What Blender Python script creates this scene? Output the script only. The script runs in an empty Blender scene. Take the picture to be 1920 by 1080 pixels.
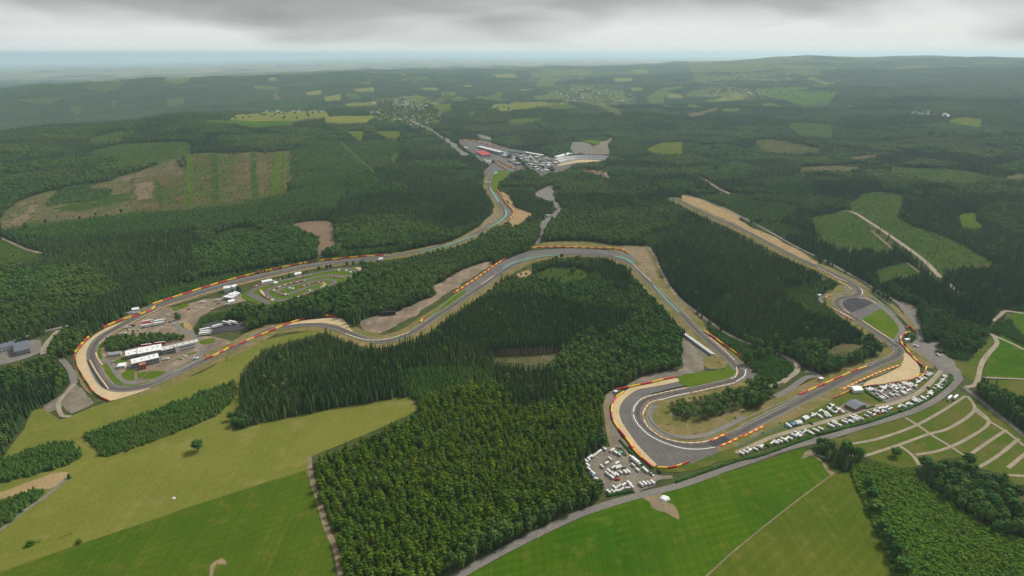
import bpy, bmesh, math, random
import numpy as np
from mathutils import Vector, Matrix
from mathutils.geometry import delaunay_2d_cdt
random.seed(7); RNG = np.random.default_rng(7)
SC = bpy.context.scene
COL = SC.collection
R = math.radians

# ------------------------------------------------------------------ camera
CAM_H = 400.0
F_PX = 1144.0                                   # focal length in pixels of a 1920 px wide frame
PITCH = math.atan(440 / F_PX)                   # horizon 440 px above the middle
cam_d = bpy.data.cameras.new('camera'); cam = bpy.data.objects.new('camera', cam_d); COL.objects.link(cam)
cam_d.sensor_width = 36; cam_d.lens = 36 * F_PX / 1920
cam_d.clip_start = 1; cam_d.clip_end = 250000
cam.location = (0, 0, CAM_H); cam.rotation_euler = (R(90) - PITCH, 0, 0)
SC.camera = cam

# ------------------------------------------------------------------ world: overcast sky
SUN_EL, SUN_AZ = 48, 55                         # degrees; azimuth from +Y towards +X
wd = bpy.data.worlds.new('World'); SC.world = wd; wd.use_nodes = True
nt = wd.node_tree; nt.nodes.clear(); L = nt.links
def N(t, **k):
    n = nt.nodes.new(t)
    for a, b in k.items(): setattr(n, a, b)
    return n
def ramp(n, pts):
    e = n.color_ramp.elements
    while len(e) < len(pts): e.new(0.5)
    for i, (p, c) in enumerate(pts):
        e[i].position = p; e[i].color = (*c, 1) if len(c) == 3 else c
out = N('ShaderNodeOutputWorld'); bg = N('ShaderNodeBackground')
sky = N('ShaderNodeTexSky', sky_type='NISHITA', sun_disc=False)
sky.sun_elevation = R(SUN_EL); sky.sun_rotation = R(SUN_AZ)
skys = N('ShaderNodeVectorMath', operation='SCALE'); skys.inputs['Scale'].default_value = 0.05
L.new(sky.outputs['Color'], skys.inputs[0])
tc = N('ShaderNodeTexCoord'); sep = N('ShaderNodeSeparateXYZ'); L.new(tc.outputs['Generated'], sep.inputs[0])
zc = N('ShaderNodeMath', operation='MAXIMUM'); zc.inputs[1].default_value = 0.0; L.new(sep.outputs['Z'], zc.inputs[0])
mp = N('ShaderNodeMapping'); mp.inputs['Scale'].default_value = (2.3, 2.3, 11.0); mp.inputs['Location'].default_value = (0.35, 0.2, 0.0)
mp.inputs['Rotation'].default_value = (0, R(3), 0)
L.new(tc.outputs['Generated'], mp.inputs[0])
n1 = N('ShaderNodeTexNoise'); n1.inputs['Scale'].default_value = 1.35; n1.inputs['Detail'].default_value = 5; n1.inputs['Roughness'].default_value = 0.46
n1.inputs['Distortion'].default_value = 0.35
L.new(mp.outputs[0], n1.inputs['Vector'])
gr = N('ShaderNodeMapRange', interpolation_type='SMOOTHSTEP'); gr.inputs['From Min'].default_value = 0.095; gr.inputs['From Max'].default_value = 0.015
gr.inputs['To Max'].default_value = 0.24; gr.inputs['To Min'].default_value = -0.03
L.new(sep.outputs['Z'], gr.inputs['Value'])
ad = N('ShaderNodeMath', operation='ADD'); L.new(n1.outputs['Fac'], ad.inputs[0]); L.new(gr.outputs[0], ad.inputs[1])
cr = N('ShaderNodeValToRGB'); ramp(cr, [(0.38, (0.088, 0.090, 0.091)), (0.56, (0.136, 0.139, 0.139)), (0.82, (0.262, 0.266, 0.262))])
L.new(ad.outputs[0], cr.inputs[0])
# an overcast sky brightens towards the zenith (1 + 2 sin) and pales to the hazy horizon
hz = N('ShaderNodeMapRange', interpolation_type='SMOOTHSTEP'); hz.inputs['From Min'].default_value = 0.022; hz.inputs['From Max'].default_value = 0.0
L.new(sep.outputs['Z'], hz.inputs['Value'])
mixh = N('ShaderNodeMix', data_type='RGBA'); L.new(hz.outputs[0], mixh.inputs['Factor'])
L.new(cr.outputs[0], mixh.inputs['A']); mixh.inputs['B'].default_value = (0.270, 0.283, 0.280, 1)
zg = N('ShaderNodeMath', operation='MULTIPLY_ADD'); zg.inputs[1].default_value = 1.2; zg.inputs[2].default_value = 1.0
L.new(zc.outputs[0], zg.inputs[0])
sc1 = N('ShaderNodeVectorMath', operation='SCALE'); L.new(mixh.outputs['Result'], sc1.inputs[0]); L.new(zg.outputs[0], sc1.inputs['Scale'])
mixs = N('ShaderNodeMix', data_type='RGBA'); mixs.inputs['Factor'].default_value = 0.95
L.new(skys.outputs[0], mixs.inputs['A']); L.new(sc1.outputs[0], mixs.inputs['B'])
L.new(mixs.outputs['Result'], bg.inputs['Color']); bg.inputs['Strength'].default_value = 1.0
L.new(bg.outputs[0], out.inputs['Surface'])

sd = bpy.data.lights.new('sun', 'SUN'); sun = bpy.data.objects.new('sun', sd); COL.objects.link(sun)
sd.energy = 1.5; sd.angle = R(14); sd.color = (1.0, 0.95, 0.86)
sdir = Vector((math.sin(R(SUN_AZ)) * math.cos(R(SUN_EL)), math.cos(R(SUN_AZ)) * math.cos(R(SUN_EL)), math.sin(R(SUN_EL))))
sun.rotation_euler = sdir.to_track_quat('Z', 'Y').to_euler(); sun.location = (0, 0, 1500)

vs = SC.view_settings; vs.view_transform = 'Standard'; vs.look = 'None'; vs.gamma = 1; vs.use_curve_mapping = False
vs.exposure = 1.55
cy = SC.cycles; cy.max_bounces = 5; cy.diffuse_bounces = 2; cy.glossy_bounces = 1; cy.transmission_bounces = 1
cy.volume_bounces = 2; cy.transparent_max_bounces = 4; cy.use_denoising = True; cy.caustics_reflective = False; cy.caustics_refractive = False

# ------------------------------------------------------------------ terrain height
T_AZ = [-180, -60, -38, -25, -12, 0, 12, 25, 38, 60, 180]
T_R = [0, 1500, 2200, 3000, 3800, 4300, 5000, 6000, 7000, 8500, 10000, 12000, 14000, 18000, 25000, 40000, 80000]
T_Z = {-38: [0, 0, 5, 18, 32, 5, -120, -260, -190, -60, 33, -100, -150, -170, -190, -350, -700],
       -25: [0, 0, 12, 45, 72, 85, 0, -120, -90, 55, 78, 0, -50, -60, -80, -200, -500],
       -12: [0, 0, 5, 5, 0, 0, -10, -36, -20, 20, 110, 125, 60, 0, 0, 0, 0],
       0: [0, 0, -20, -58, -15, 45, 25, -60, -36, 10, 70, 115, 110, 40, 0, 0, 0],
       12: [0, 0, -15, -45, -40, 0, -5, -50, -30, -10, 50, 120, 150, 100, 40, 0, 0],
       25: [0, 0, 0, -20, -10, -5, 0, 15, 30, 80, 170, 300, 380, 300, 100, 0, 0],
       38: [0, 0, 10, 30, 45, 55, 65, 85, 100, 150, 210, 270, 332, 280, 100, 0, 0]}
T_Z[-60] = T_Z[-180] = T_Z[-38]; T_Z[60] = T_Z[180] = T_Z[38]
GA = np.arange(-180, 181, 1.0); GLR = np.linspace(math.log(100), math.log(80000), 420)
_rows = np.array([np.interp(np.exp(GLR), T_R, T_Z[a]) for a in T_AZ])
GH = np.array([np.interp(GA, T_AZ, _rows[:, j]) for j in range(len(GLR))]).T
def _sm(a, n, ax):
    k = np.exp(-0.5 * (np.arange(-3 * n, 3 * n + 1) / n) ** 2); k /= k.sum()
    pad = [(0, 0), (0, 0)]; pad[ax] = (3 * n, 3 * n)
    return np.apply_along_axis(lambda v: np.convolve(v, k, 'valid'), ax, np.pad(a, pad, mode='edge'))
GH = _sm(_sm(GH, 4, 0), 4, 1)
def _wob(x, y, s, seed):
    r = np.random.default_rng(seed); v = 0
    for i in range(7):
        a = r.uniform(0, 6.283); k = 6.283 / (s * r.uniform(0.6, 1.8)); p = r.uniform(0, 6.283)
        v = v + np.sin((x * math.cos(a) + y * math.sin(a)) * k + p)
    return v / 3.0
def hgt(x, y):
    x = np.asarray(x, float); y = np.asarray(y, float)
    r = np.maximum(np.hypot(x, y), 101); a = np.degrees(np.arctan2(x, y))
    i = np.clip(a + 180, 0, 359.999); j = np.clip((np.log(r) - GLR[0]) / (GLR[1] - GLR[0]), 0, len(GLR) - 1.001)
    i0 = i.astype(int); j0 = j.astype(int); u = i - i0; v = j - j0
    z = GH[i0, j0] * (1 - u) * (1 - v) + GH[i0 + 1, j0] * u * (1 - v) + GH[i0, j0 + 1] * (1 - u) * v + GH[i0 + 1, j0 + 1] * u * v
    amp = np.clip((r - 1300) / 2500, 0, 1)
    z = z + amp * 11 * _wob(x, y, 900, 3) + np.clip((r - 3000) / 4000, 0, 1) * 24 * _wob(x, y, 2200, 4)
    return z * np.clip((r - 300) / 500, 0, 1)

CP, SP = math.cos(PITCH), math.sin(PITCH)
def rayhit(px, py):
    px = np.asarray(px, float); py = np.asarray(py, float)
    u = (px - 960) / F_PX; v = (py - 540) / F_PX
    d = np.stack([u, CP - v * SP, -SP - v * CP], -1); d /= np.linalg.norm(d, axis=-1, keepdims=True)
    ts = np.exp(np.linspace(math.log(300), math.log(60000), 700))
    P = d[..., None, :] * ts[:, None]; P[..., 2] += CAM_H
    below = P[..., 2] < hgt(P[..., 0], P[..., 1])
    k = np.where(below.any(-1), below.argmax(-1), len(ts) - 1); k = np.maximum(k, 1)
    lo = ts[k - 1]; hi = ts[k]
    for _ in range(18):
        m = (lo + hi) / 2; q = d * m[..., None]
        b = q[..., 2] + CAM_H < hgt(q[..., 0], q[..., 1])
        hi = np.where(b, m, hi); lo = np.where(b, lo, m)
    return (d * hi[..., None])[..., :2]
def proj(x, y, z):
    dz = z - CAM_H; dep = y * CP - dz * SP
    return 960 + F_PX * x / dep, 540 + F_PX * (-y * SP - dz * CP) / dep

# survey sheets: (origin x, origin y, scale); points are read off a sheet, then laid out on the ground in metres
SHEET = dict(O=(0, 0, 1), A=(0, 0, 3), B=(640, 0, 3), C=(1280, 0, 3), D=(0, 360, 3), E=(640, 360, 3), F=(1280, 360, 3), G=(0, 720, 3),
             H=(640, 720, 3), I=(1280, 720, 3), h=(1080, 680, 6), p=(1380, 640, 4.5), l=(120, 540, 4.909), k=(380, 460, 5.0526),
             s=(820, 230, 5.3333), c=(1080, 820, 9), q=(1520, 500, 4.908))
def pts(spec):
    """'h 1,2 3,4 c 5,6' -> ground points in metres"""
    cur = None; o = []
    for t in spec.split():
        if ',' not in t: cur = SHEET[t]
        else:
            a, b = t.split(','); o.append((cur[0] + float(a) / cur[2], cur[1] + float(b) / cur[2]))
    o = np.array(o)
    return rayhit(o[:, 0], o[:, 1])

# ------------------------------------------------------------------ materials
def new_mat(name):
    m = bpy.data.materials.new(name); m.use_nodes = True
    t = m.node_tree; t.nodes.clear()
    o = t.nodes.new('ShaderNodeOutputMaterial'); b = t.nodes.new('ShaderNodeBsdfPrincipled')
    t.links.new(b.outputs[0], o.inputs['Surface'])
    b.inputs['Specular IOR Level'].default_value = 0.0; b.inputs['Roughness'].default_value = 0.9
    return m, t, b
def noise(t, scale, detail=4, rough=0.55, vec=None, stretch=None, rot=0.0):
    g = t.nodes.new('ShaderNodeNewGeometry'); src = g.outputs['Position']
    mpn = t.nodes.new('ShaderNodeMapping'); mpn.inputs['Scale'].default_value = stretch or (1, 1, 1)
    mpn.inputs['Rotation'].default_value = (0, 0, rot)
    t.links.new(src, mpn.inputs[0])
    n = t.nodes.new('ShaderNodeTexNoise'); n.inputs['Scale'].default_value = scale; n.inputs['Detail'].default_value = detail
    n.inputs['Roughness'].default_value = rough
    t.links.new(mpn.outputs[0], n.inputs['Vector']); return n.outputs['Fac']
def mixc(t, fac, a, b, mode='MIX'):
    n = t.nodes.new('ShaderNodeMix'); n.data_type = 'RGBA'; n.blend_type = mode
    if hasattr(fac, 'links'): t.links.new(fac, n.inputs['Factor'])
    else: n.inputs['Factor'].default_value = fac
    for s, v in (('A', a), ('B', b)):
        if hasattr(v, 'links'): t.links.new(v, n.inputs[s])
        else: n.inputs[s].default_value = (*v, 1)
    return n.outputs['Result']
def stepr(t, v, lo, hi):
    n = t.nodes.new('ShaderNodeMapRange'); n.interpolation_type = 'SMOOTHSTEP'
    n.inputs['From Min'].default_value = lo; n.inputs['From Max'].default_value = hi
    t.links.new(v, n.inputs['Value']); return n.outputs[0]
def ground_mat(name, a, b, c=None, s1=0.012, s2=0.09, s3=0.6, stripes=None, bump=0.4, mow=None):
    """a, b: two real colours mixed by large noise; c: patches of a third"""
    m, t, bs = new_mat(name)
    col = mixc(t, stepr(t, noise(t, s1, 5), 0.35, 0.65), a, b)
    if c: col = mixc(t, stepr(t, noise(t, s2, 6, 0.65), 0.5, 0.68), col, c)
    f = noise(t, s3, 5, 0.7); col = mixc(t, stepr(t, f, 0.2, 0.8), mixc(t, 1.0, col, (0.72, 0.72, 0.72), 'MULTIPLY'), mixc(t, 1.0, col, (1.25, 1.25, 1.25), 'MULTIPLY'))
    if stripes:
        ang, sc, amt = stripes
        st = noise(t, sc, 3, 0.6, stretch=(1, 0.03, 1), rot=ang)
        col = mixc(t, stepr(t, st, 0.35, 0.65), mixc(t, amt, col, (0.55, 0.55, 0.55), 'MULTIPLY'), col)
    if mow:
        ang, wid, amt = mow
        g_ = t.nodes.new('ShaderNodeNewGeometry'); mm = t.nodes.new('ShaderNodeMapping'); mm.inputs['Rotation'].default_value = (0, 0, ang); t.links.new(g_.outputs['Position'], mm.inputs[0])
        wv = t.nodes.new('ShaderNodeTexWave'); wv.inputs['Scale'].default_value = 0.314 / wid; wv.inputs['Distortion'].default_value = 3.0; wv.inputs['Detail'].default_value = 2; wv.inputs['Detail Scale'].default_value = 0.15
        t.links.new(mm.outputs[0], wv.inputs['Vector'])
        ml = t.nodes.new('ShaderNodeMath'); ml.operation = 'MULTIPLY'; t.links.new(stepr(t, wv.outputs['Fac'], .35, .95), ml.inputs[0]); t.links.new(stepr(t, noise(t, 0.012, 3), .4, .6), ml.inputs[1])
        col = mixc(t, ml.outputs[0], col, mixc(t, amt * .7, col, (1.5, 1.35, 1.3), 'MULTIPLY'))
    t.links.new(col, bs.inputs['Base Color'])
    bp = t.nodes.new('ShaderNodeBump'); bp.inputs['Strength'].default_value = bump; bp.inputs['Distance'].default_value = 0.6
    t.links.new(f, bp.inputs['Height']); t.links.new(bp.outputs[0], bs.inputs['Normal'])
    return m
def flat_mat(name, col, rough=0.7, var=0.15, metal=0.0, scale=0.5):
    m, t, bs = new_mat(name)
    c = mixc(t, noise(t, scale, 4), tuple(v * (1 - var) for v in col), tuple(min(1, v * (1 + var)) for v in col))
    t.links.new(c, bs.inputs['Base Color']); bs.inputs['Specular IOR Level'].default_value = 0.25; bs.inputs['Roughness'].default_value = rough; bs.inputs['Metallic'].default_value = metal
    return m
def leaf_mat(name, dark, light, alt):
    """foliage; each tree has its own 'tint' between two hues and its own brightness"""
    m, t, bs = new_mat(name)
    at = t.nodes.new('ShaderNodeAttribute'); at.attribute_type = 'INSTANCER'; at.attribute_name = 'tint'
    at2 = t.nodes.new('ShaderNodeAttribute'); at2.attribute_type = 'INSTANCER'; at2.attribute_name = 'tone'
    c = mixc(t, at.outputs['Fac'], dark, light); c = mixc(t, at2.outputs['Fac'], c, alt)
    f = noise(t, 0.35, 3, 0.6); c = mixc(t, stepr(t, f, 0.25, 0.75), mixc(t, 1.0, c, (0.7, 0.7, 0.7), 'MULTIPLY'), mixc(t, 1.0, c, (1.3, 1.3, 1.25), 'MULTIPLY'))
    t.links.new(c, bs.inputs['Base Color']); bs.inputs['Roughness'].default_value = 0.75; bs.inputs['Specular IOR Level'].default_value = 0.03
    return m
M = {}
M['pasture'] = ground_mat('pasture_olive', (0.136, 0.142, 0.027), (0.108, 0.124, 0.021), (0.160, 0.152, 0.042), s1=0.008, s2=0.035, stripes=(R(28), 0.25, 0.15), mow=(R(62), 12, .15))
M['meadow'] = ground_mat('meadow_green', (0.044, 0.086, 0.006), (0.062, 0.096, 0.008), (0.082, 0.100, 0.013), s1=0.01, s2=0.05, stripes=(R(28), 0.25, 0.3), mow=(R(62), 8, .4))
M['lush'] = ground_mat('lush_grass', (0.030, 0.082, 0.003), (0.052, 0.100, 0.005), (0.072, 0.102, 0.010), s1=0.009, s2=0.05, stripes=(R(70), 0.2, 0.35), mow=(R(72), 9, .6))
M['straw'] = ground_mat('yellowing_meadow', (0.078, 0.098, 0.011), (0.060, 0.090, 0.009), (0.100, 0.105, 0.020), s1=0.01, s2=0.06, stripes=(R(-20), 0.15, 0.25), mow=(R(50), 10, .4))
M['verge'] = ground_mat('dry_verge', (0.165, 0.128, 0.058), (0.112, 0.112, 0.030), (0.215, 0.165, 0.088), s1=0.03, s2=0.08)
M['lawn'] = ground_mat('trackside_lawn', (0.059, 0.105, 0.006), (0.074, 0.112, 0.009), (0.093, 0.108, 0.016), s1=0.03)
M['terrace'] = ground_mat('terrace_grass', (0.086, 0.092, 0.020), (0.055, 0.088, 0.010), (0.115, 0.100, 0.034), s1=0.02, s2=0.06)
M['clearcut'] = ground_mat('clear_felled', (0.082, 0.080, 0.030), (0.060, 0.084, 0.022), (0.125, 0.078, 0.042), s1=0.005, s2=0.016, s3=0.2, stripes=(R(4), 0.022, 0.45))
M['brash'] = ground_mat('brash_grey', (0.112, 0.094, 0.052), (0.078, 0.088, 0.028), (0.140, 0.108, 0.068), s1=0.008, s2=0.025, stripes=(R(-15), 0.03, 0.4))
M['fell_red'] = ground_mat('red_felled', (0.106, 0.080, 0.040), (0.078, 0.082, 0.028), (0.135, 0.085, 0.048), s1=0.008, s2=0.02, s3=0.2, stripes=(R(4), 0.03, 0.45))
M['fell_pink'] = ground_mat('pink_felled', (0.160, 0.110, 0.075), (0.125, 0.098, 0.058), (0.190, 0.125, 0.088), s1=0.01, s2=0.04)
M['young'] = ground_mat('young_growth', (0.032, 0.063, 0.011), (0.045, 0.073, 0.013), (0.059, 0.074, 0.018), s1=0.008, s2=0.04)
M['dirt'] = ground_mat('bare_earth', (0.195, 0.150, 0.094), (0.158, 0.128, 0.083), (0.247, 0.188, 0.115), s1=0.03, s2=0.1)
M['scrape'] = ground_mat('scraped_terrace', (0.225, 0.172, 0.120), (0.165, 0.132, 0.098), (0.290, 0.225, 0.160), s1=0.02, s2=0.05, s3=0.25, stripes=(R(-35), 0.06, 0.55))
M['sand'] = ground_mat('sandy_earth', (0.288, 0.211, 0.108), (0.240, 0.176, 0.086), (0.208, 0.148, 0.072), s1=0.03, s2=0.1)
M['dust'] = ground_mat('dusty_yard', (0.190, 0.165, 0.128), (0.150, 0.132, 0.104), (0.230, 0.196, 0.150), s1=0.03, s2=0.08, s3=0.3, stripes=(R(30), 0.08, 0.4))
M['path'] = ground_mat('pale_track', (0.271, 0.232, 0.167), (0.221, 0.192, 0.141), None, s1=0.05)
M['road'] = ground_mat('service_road', (0.164, 0.152, 0.134), (0.139, 0.130, 0.117), (0.184, 0.168, 0.144), s1=0.02, s2=0.15)
M['gravel'] = ground_mat('gravel_trap', (0.432, 0.339, 0.201), (0.396, 0.308, 0.180), (0.360, 0.282, 0.168), s1=0.04, s2=0.15, bump=0.6)
M['runoff'] = ground_mat('runoff_asphalt', (0.128, 0.119, 0.111), (0.109, 0.102, 0.096), (0.143, 0.132, 0.121), s1=0.02, s2=0.08, stripes=(R(40), 0.12, 0.15))
M['asphalt'] = ground_mat('race_asphalt', (0.118, 0.105, 0.093), (0.136, 0.122, 0.108), (0.096, 0.086, 0.078), s1=0.02, s2=0.1)
M['patch'] = ground_mat('new_asphalt', (0.050, 0.049, 0.054), (0.062, 0.060, 0.066), None, s1=0.05)
M['rubber'] = ground_mat('rubbered_asphalt', (0.082, 0.074, 0.068), (0.098, 0.089, 0.081), (0.066, 0.060, 0.056), s1=0.03, s2=0.2)
M['floor'] = ground_mat('woodland_floor', (0.050, 0.066, 0.020), (0.068, 0.072, 0.026), (0.095, 0.080, 0.040), s1=0.006, s2=0.05)
M['white'] = flat_mat('white_paint', (0.62, 0.62, 0.61), 0.5, 0.06)
M['offwhite'] = flat_mat('off_white', (0.47, 0.47, 0.45), 0.6, 0.12)
M['red'] = flat_mat('red_paint', (0.44, 0.040, 0.036), 0.6, 0.2)
M['yellow'] = flat_mat('yellow_paint', (0.66, 0.39, 0.025), 0.6, 0.15)
M['orange'] = flat_mat('faded_kerb', (0.55, 0.25, 0.06), 0.6, 0.15)
M['teal'] = flat_mat('green_runoff_paint', (0.09, 0.27, 0.19), 0.7, 0.15)
M['dark'] = flat_mat('dark_glass', (0.03, 0.035, 0.04), 0.25, 0.1)
M['grey'] = flat_mat('grey_metal', (0.24, 0.25, 0.26), 0.5, 0.12)
M['slate'] = flat_mat('slate_roof', (0.10, 0.115, 0.135), 0.6, 0.12)
M['brick'] = flat_mat('red_brick', (0.30, 0.11, 0.08), 0.8, 0.15)
M['wallc'] = flat_mat('cream_wall', (0.52, 0.49, 0.43), 0.8, 0.12)
M['wood'] = flat_mat('timber', (0.20, 0.13, 0.08), 0.8, 0.2)
M['blue'] = flat_mat('blue_tarp', (0.06, 0.16, 0.28), 0.6, 0.1)
M['redcar'] = flat_mat('red_car', (0.42, 0.03, 0.03), 0.3, 0.05)
M['silver'] = flat_mat('silver_car', (0.40, 0.41, 0.42), 0.3, 0.05, 0.4)
M['black'] = flat_mat('rubber', (0.025, 0.025, 0.025), 0.8, 0.1)
M['rail'] = flat_mat('guard_rail', (0.42, 0.44, 0.44), 0.45, 0.1, 0.3)
M['bark'] = flat_mat('bark', (0.115, 0.085, 0.062), 0.9, 0.3, 0, 2.0)
M['pale_bark'] = flat_mat('pale_bark', (0.30, 0.225, 0.165), 0.9, 0.3, 0, 2.0)
M['fence'] = flat_mat('dark_green_screen', (0.045, 0.085, 0.065), 0.8, 0.2)
M['l_spruce'] = leaf_mat('spruce_needles', (0.016, 0.040, 0.016), (0.035, 0.074, 0.022), (0.062, 0.098, 0.026))
M['l_larch'] = leaf_mat('larch_needles', (0.056, 0.098, 0.008), (0.122, 0.150, 0.011), (0.050, 0.110, 0.010))
M['l_broad'] = leaf_mat('broad_leaves', (0.023, 0.068, 0.015), (0.054, 0.118, 0.020), (0.086, 0.128, 0.028))
M['l_young'] = leaf_mat('young_needles', (0.030, 0.086, 0.016), (0.052, 0.120, 0.020), (0.074, 0.116, 0.024))
M['l_bush'] = leaf_mat('shrub_leaves', (0.034, 0.105, 0.006), (0.066, 0.145, 0.008), (0.088, 0.130, 0.018))

# ------------------------------------------------------------------ object helpers
def mesh(name, verts, faces, mats, fmat=None, smooth=False):
    me = bpy.data.meshes.new(name); me.from_pydata([tuple(v) for v in verts], [], [tuple(f) for f in faces])
    for m in (mats if isinstance(mats, (list, tuple)) else [mats]): me.materials.append(m)
    if fmat is not None: me.polygons.foreach_set('material_index', np.array(fmat, np.int32))
    if smooth: me.polygons.foreach_set('use_smooth', np.ones(len(me.polygons), bool))
    me.update(); return me
def link(name, me, parent=None, label=None, cat=None, group=None, kind=None):
    o = bpy.data.objects.new(name, me); COL.objects.link(o)
    if parent is not None: o.parent = parent
    if label: o['label'] = label
    if cat: o['category'] = cat
    if group: o['group'] = group
    if kind: o['kind'] = kind
    return o
def copy_tree(o, parent=None):
    c = o.copy(); COL.objects.link(c); c.parent = parent
    for ch in o.children: copy_tree(ch, c)
    return c
_k = [0]
def zoff(layer, r):
    return layer * (0.10 + np.maximum(np.asarray(r) - 300, 0) * 0.00034)
def inside(poly, X, Y):
    res = np.zeros(X.shape, bool); n = len(poly)
    for i in range(n):
        x1, y1 = poly[i]; x2, y2 = poly[(i + 1) % n]
        if y1 == y2: continue
        c = ((y1 > Y) != (y2 > Y)) & (X < (x2 - x1) * (Y - y1) / (y2 - y1) + x1)
        res ^= c
    return res
# open-ground / wood-type maps in metres (near: 3 m cells, far: 20 m cells)
NEAR = dict(x0=-2600., y0=150., s=3., w=1734, h=1300); FAR = dict(x0=-9000., y0=0., s=18., w=1000, h=700)
for g in (NEAR, FAR):
    g['open'] = np.zeros((g['h'], g['w']), bool); g['type'] = np.zeros((g['h'], g['w']), np.uint8); g['hard'] = np.zeros((g['h'], g['w']), bool)
def stamp_poly(P, key, val):
    for g in (NEAR, FAR):
        lo = P.min(0); hi = P.max(0)
        i0 = max(0, int((lo[0] - g['x0']) / g['s'])); i1 = min(g['w'], int((hi[0] - g['x0']) / g['s']) + 2)
        j0 = max(0, int((lo[1] - g['y0']) / g['s'])); j1 = min(g['h'], int((hi[1] - g['y0']) / g['s']) + 2)
        if i1 <= i0 or j1 <= j0: continue
        X, Y = np.meshgrid(g['x0'] + (np.arange(i0, i1) + .5) * g['s'], g['y0'] + (np.arange(j0, j1) + .5) * g['s'])
        g[key][j0:j1, i0:i1][inside(P, X, Y)] = val
def stamp_line(P, rad, key='open', val=True):
    g = NEAR
    for x, y in P:
        i0 = max(0, int((x - rad - g['x0']) / g['s'])); i1 = min(g['w'], int((x + rad - g['x0']) / g['s']) + 2)
        j0 = max(0, int((y - rad - g['y0']) / g['s'])); j1 = min(g['h'], int((y + rad - g['y0']) / g['s']) + 2)
        if i1 <= i0 or j1 <= j0: continue
        X, Y = np.meshgrid(g['x0'] + (np.arange(i0, i1) + .5) * g['s'], g['y0'] + (np.arange(j0, j1) + .5) * g['s'])
        g[key][j0:j1, i0:i1][(X - x) ** 2 + (Y - y) ** 2 < rad * rad] = val
def look(X, Y, key):
    res = np.zeros(X.shape, NEAR[key].dtype); done = np.zeros(X.shape, bool)
    for g in (NEAR, FAR):
        i = ((X - g['x0']) / g['s']).astype(int); j = ((Y - g['y0']) / g['s']).astype(int)
        ok = (i >= 0) & (j >= 0) & (i < g['w']) & (j < g['h']) & ~done
        res[ok] = g[key][j[ok], i[ok]]; done |= ok
    return res
def resample(P, step, closed=False):
    Q = np.vstack([P, P[:1]]) if closed else P
    d = np.hypot(*np.diff(Q, axis=0).T); s = np.concatenate([[0], np.cumsum(d)])
    n = max(2, int(s[-1] / step) + 1); t = np.linspace(0, s[-1], n)
    o = np.stack([np.interp(t, s, Q[:, 0]), np.interp(t, s, Q[:, 1])], 1)
    return o[:-1] if closed else o
def spline(P, step):
    P = np.asarray(P); Q = np.vstack([2 * P[0] - P[1], P, 2 * P[-1] - P[-2]]); o = []
    for i in range(1, len(Q) - 2):
        a, b, c, d = Q[i - 1], Q[i], Q[i + 1], Q[i + 2]
        n = max(2, int(np.hypot(*(c - b)) / step))
        t = (np.arange(n) / n)[:, None]
        o.append(0.5 * ((2 * b) + (c - a) * t + (2 * a - 5 * b + 4 * c - d) * t ** 2 + (-a + 3 * b - 3 * c + d) * t ** 3))
    return resample(np.vstack(o + [P[-1:]]), step)
def smooth_poly(P, step, k=0.5):
    """close the outline through its points with a gently rounded curve"""
    n = len(P); o = []
    for i in range(n):
        a, b, c, d = P[i - 1], P[i], P[(i + 1) % n], P[(i + 2) % n]
        m = max(2, int(np.hypot(*(c - b)) / step)); t = (np.arange(m) / m)[:, None]
        cr = 0.5 * ((2 * b) + (c - a) * t + (2 * a - 5 * b + 4 * c - d) * t ** 2 + (-a + 3 * b - 3 * c + d) * t ** 3)
        ln = b * (1 - t) + c * t
        o.append(k * cr + (1 - k) * ln)
    return np.vstack(o)
def patch(name, spec, mat, layer, opened=True, rough=0.0, kind='structure'):
    P = pts(spec); r = np.hypot(*P.T).mean(); step = max(6.0, r * 0.009)
    B = smooth_poly(P, step, 0.12 if name in ('field', 'clearing') and layer < 2 else 0.5)
    if rough: B = B + rough * step * 0.25 * np.stack([_wob(B[:, 0], B[:, 1], step * 4, 11), _wob(B[:, 0], B[:, 1], step * 4, 12)], 1)
    if name in ('runoff', 'gravel_trap', 'yard', 'new_surface', 'car_park'): stamp_poly(B, 'hard', True)
    if opened: stamp_poly(B, 'open', True)
    lo, hi = B.min(0), B.max(0); gs = step * 2.2
    X, Y = np.meshgrid(np.arange(lo[0], hi[0], gs) + gs / 2, np.arange(lo[1], hi[1], gs) + gs / 2)
    ins = inside(B, X, Y); I = np.stack([X[ins], Y[ins]], 1)
    allp = [Vector(p) for p in np.vstack([B, I])]
    nb = len(B)
    v, e, f, *_ = delaunay_2d_cdt(allp, [], [list(range(nb))], 1, 0.01)
    v = np.array([(p.x, p.y) for p in v]); _k[0] += 1
    lz = layer + 0.12 * ((_k[0] % 7) / 7.0)
    z = hgt(v[:, 0], v[:, 1]) + zoff(lz, np.hypot(*v.T))
    me = mesh(name, np.column_stack([v, z]), f, mat)
    bm = bmesh.new(); bm.from_mesh(me); bmesh.ops.recalc_face_normals(bm, faces=bm.faces)
    if bm.faces and sum(fc.normal.z for fc in bm.faces) < 0: bmesh.ops.reverse_faces(bm, faces=bm.faces)
    bm.to_mesh(me); bm.free()
    return link(name, me, kind=kind)
def strip(Q, w0, w1):
    """left and right edge of a band between two lateral offsets of a sampled line (positive = right of travel)"""
    T = np.gradient(Q, axis=0); T /= np.linalg.norm(T, axis=1, keepdims=True) + 1e-9
    Nn = np.stack([T[:, 1], -T[:, 0]], 1)
    return Q + Nn * np.asarray(w0).reshape(-1, 1), Q + Nn * np.asarray(w1).reshape(-1, 1)
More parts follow.
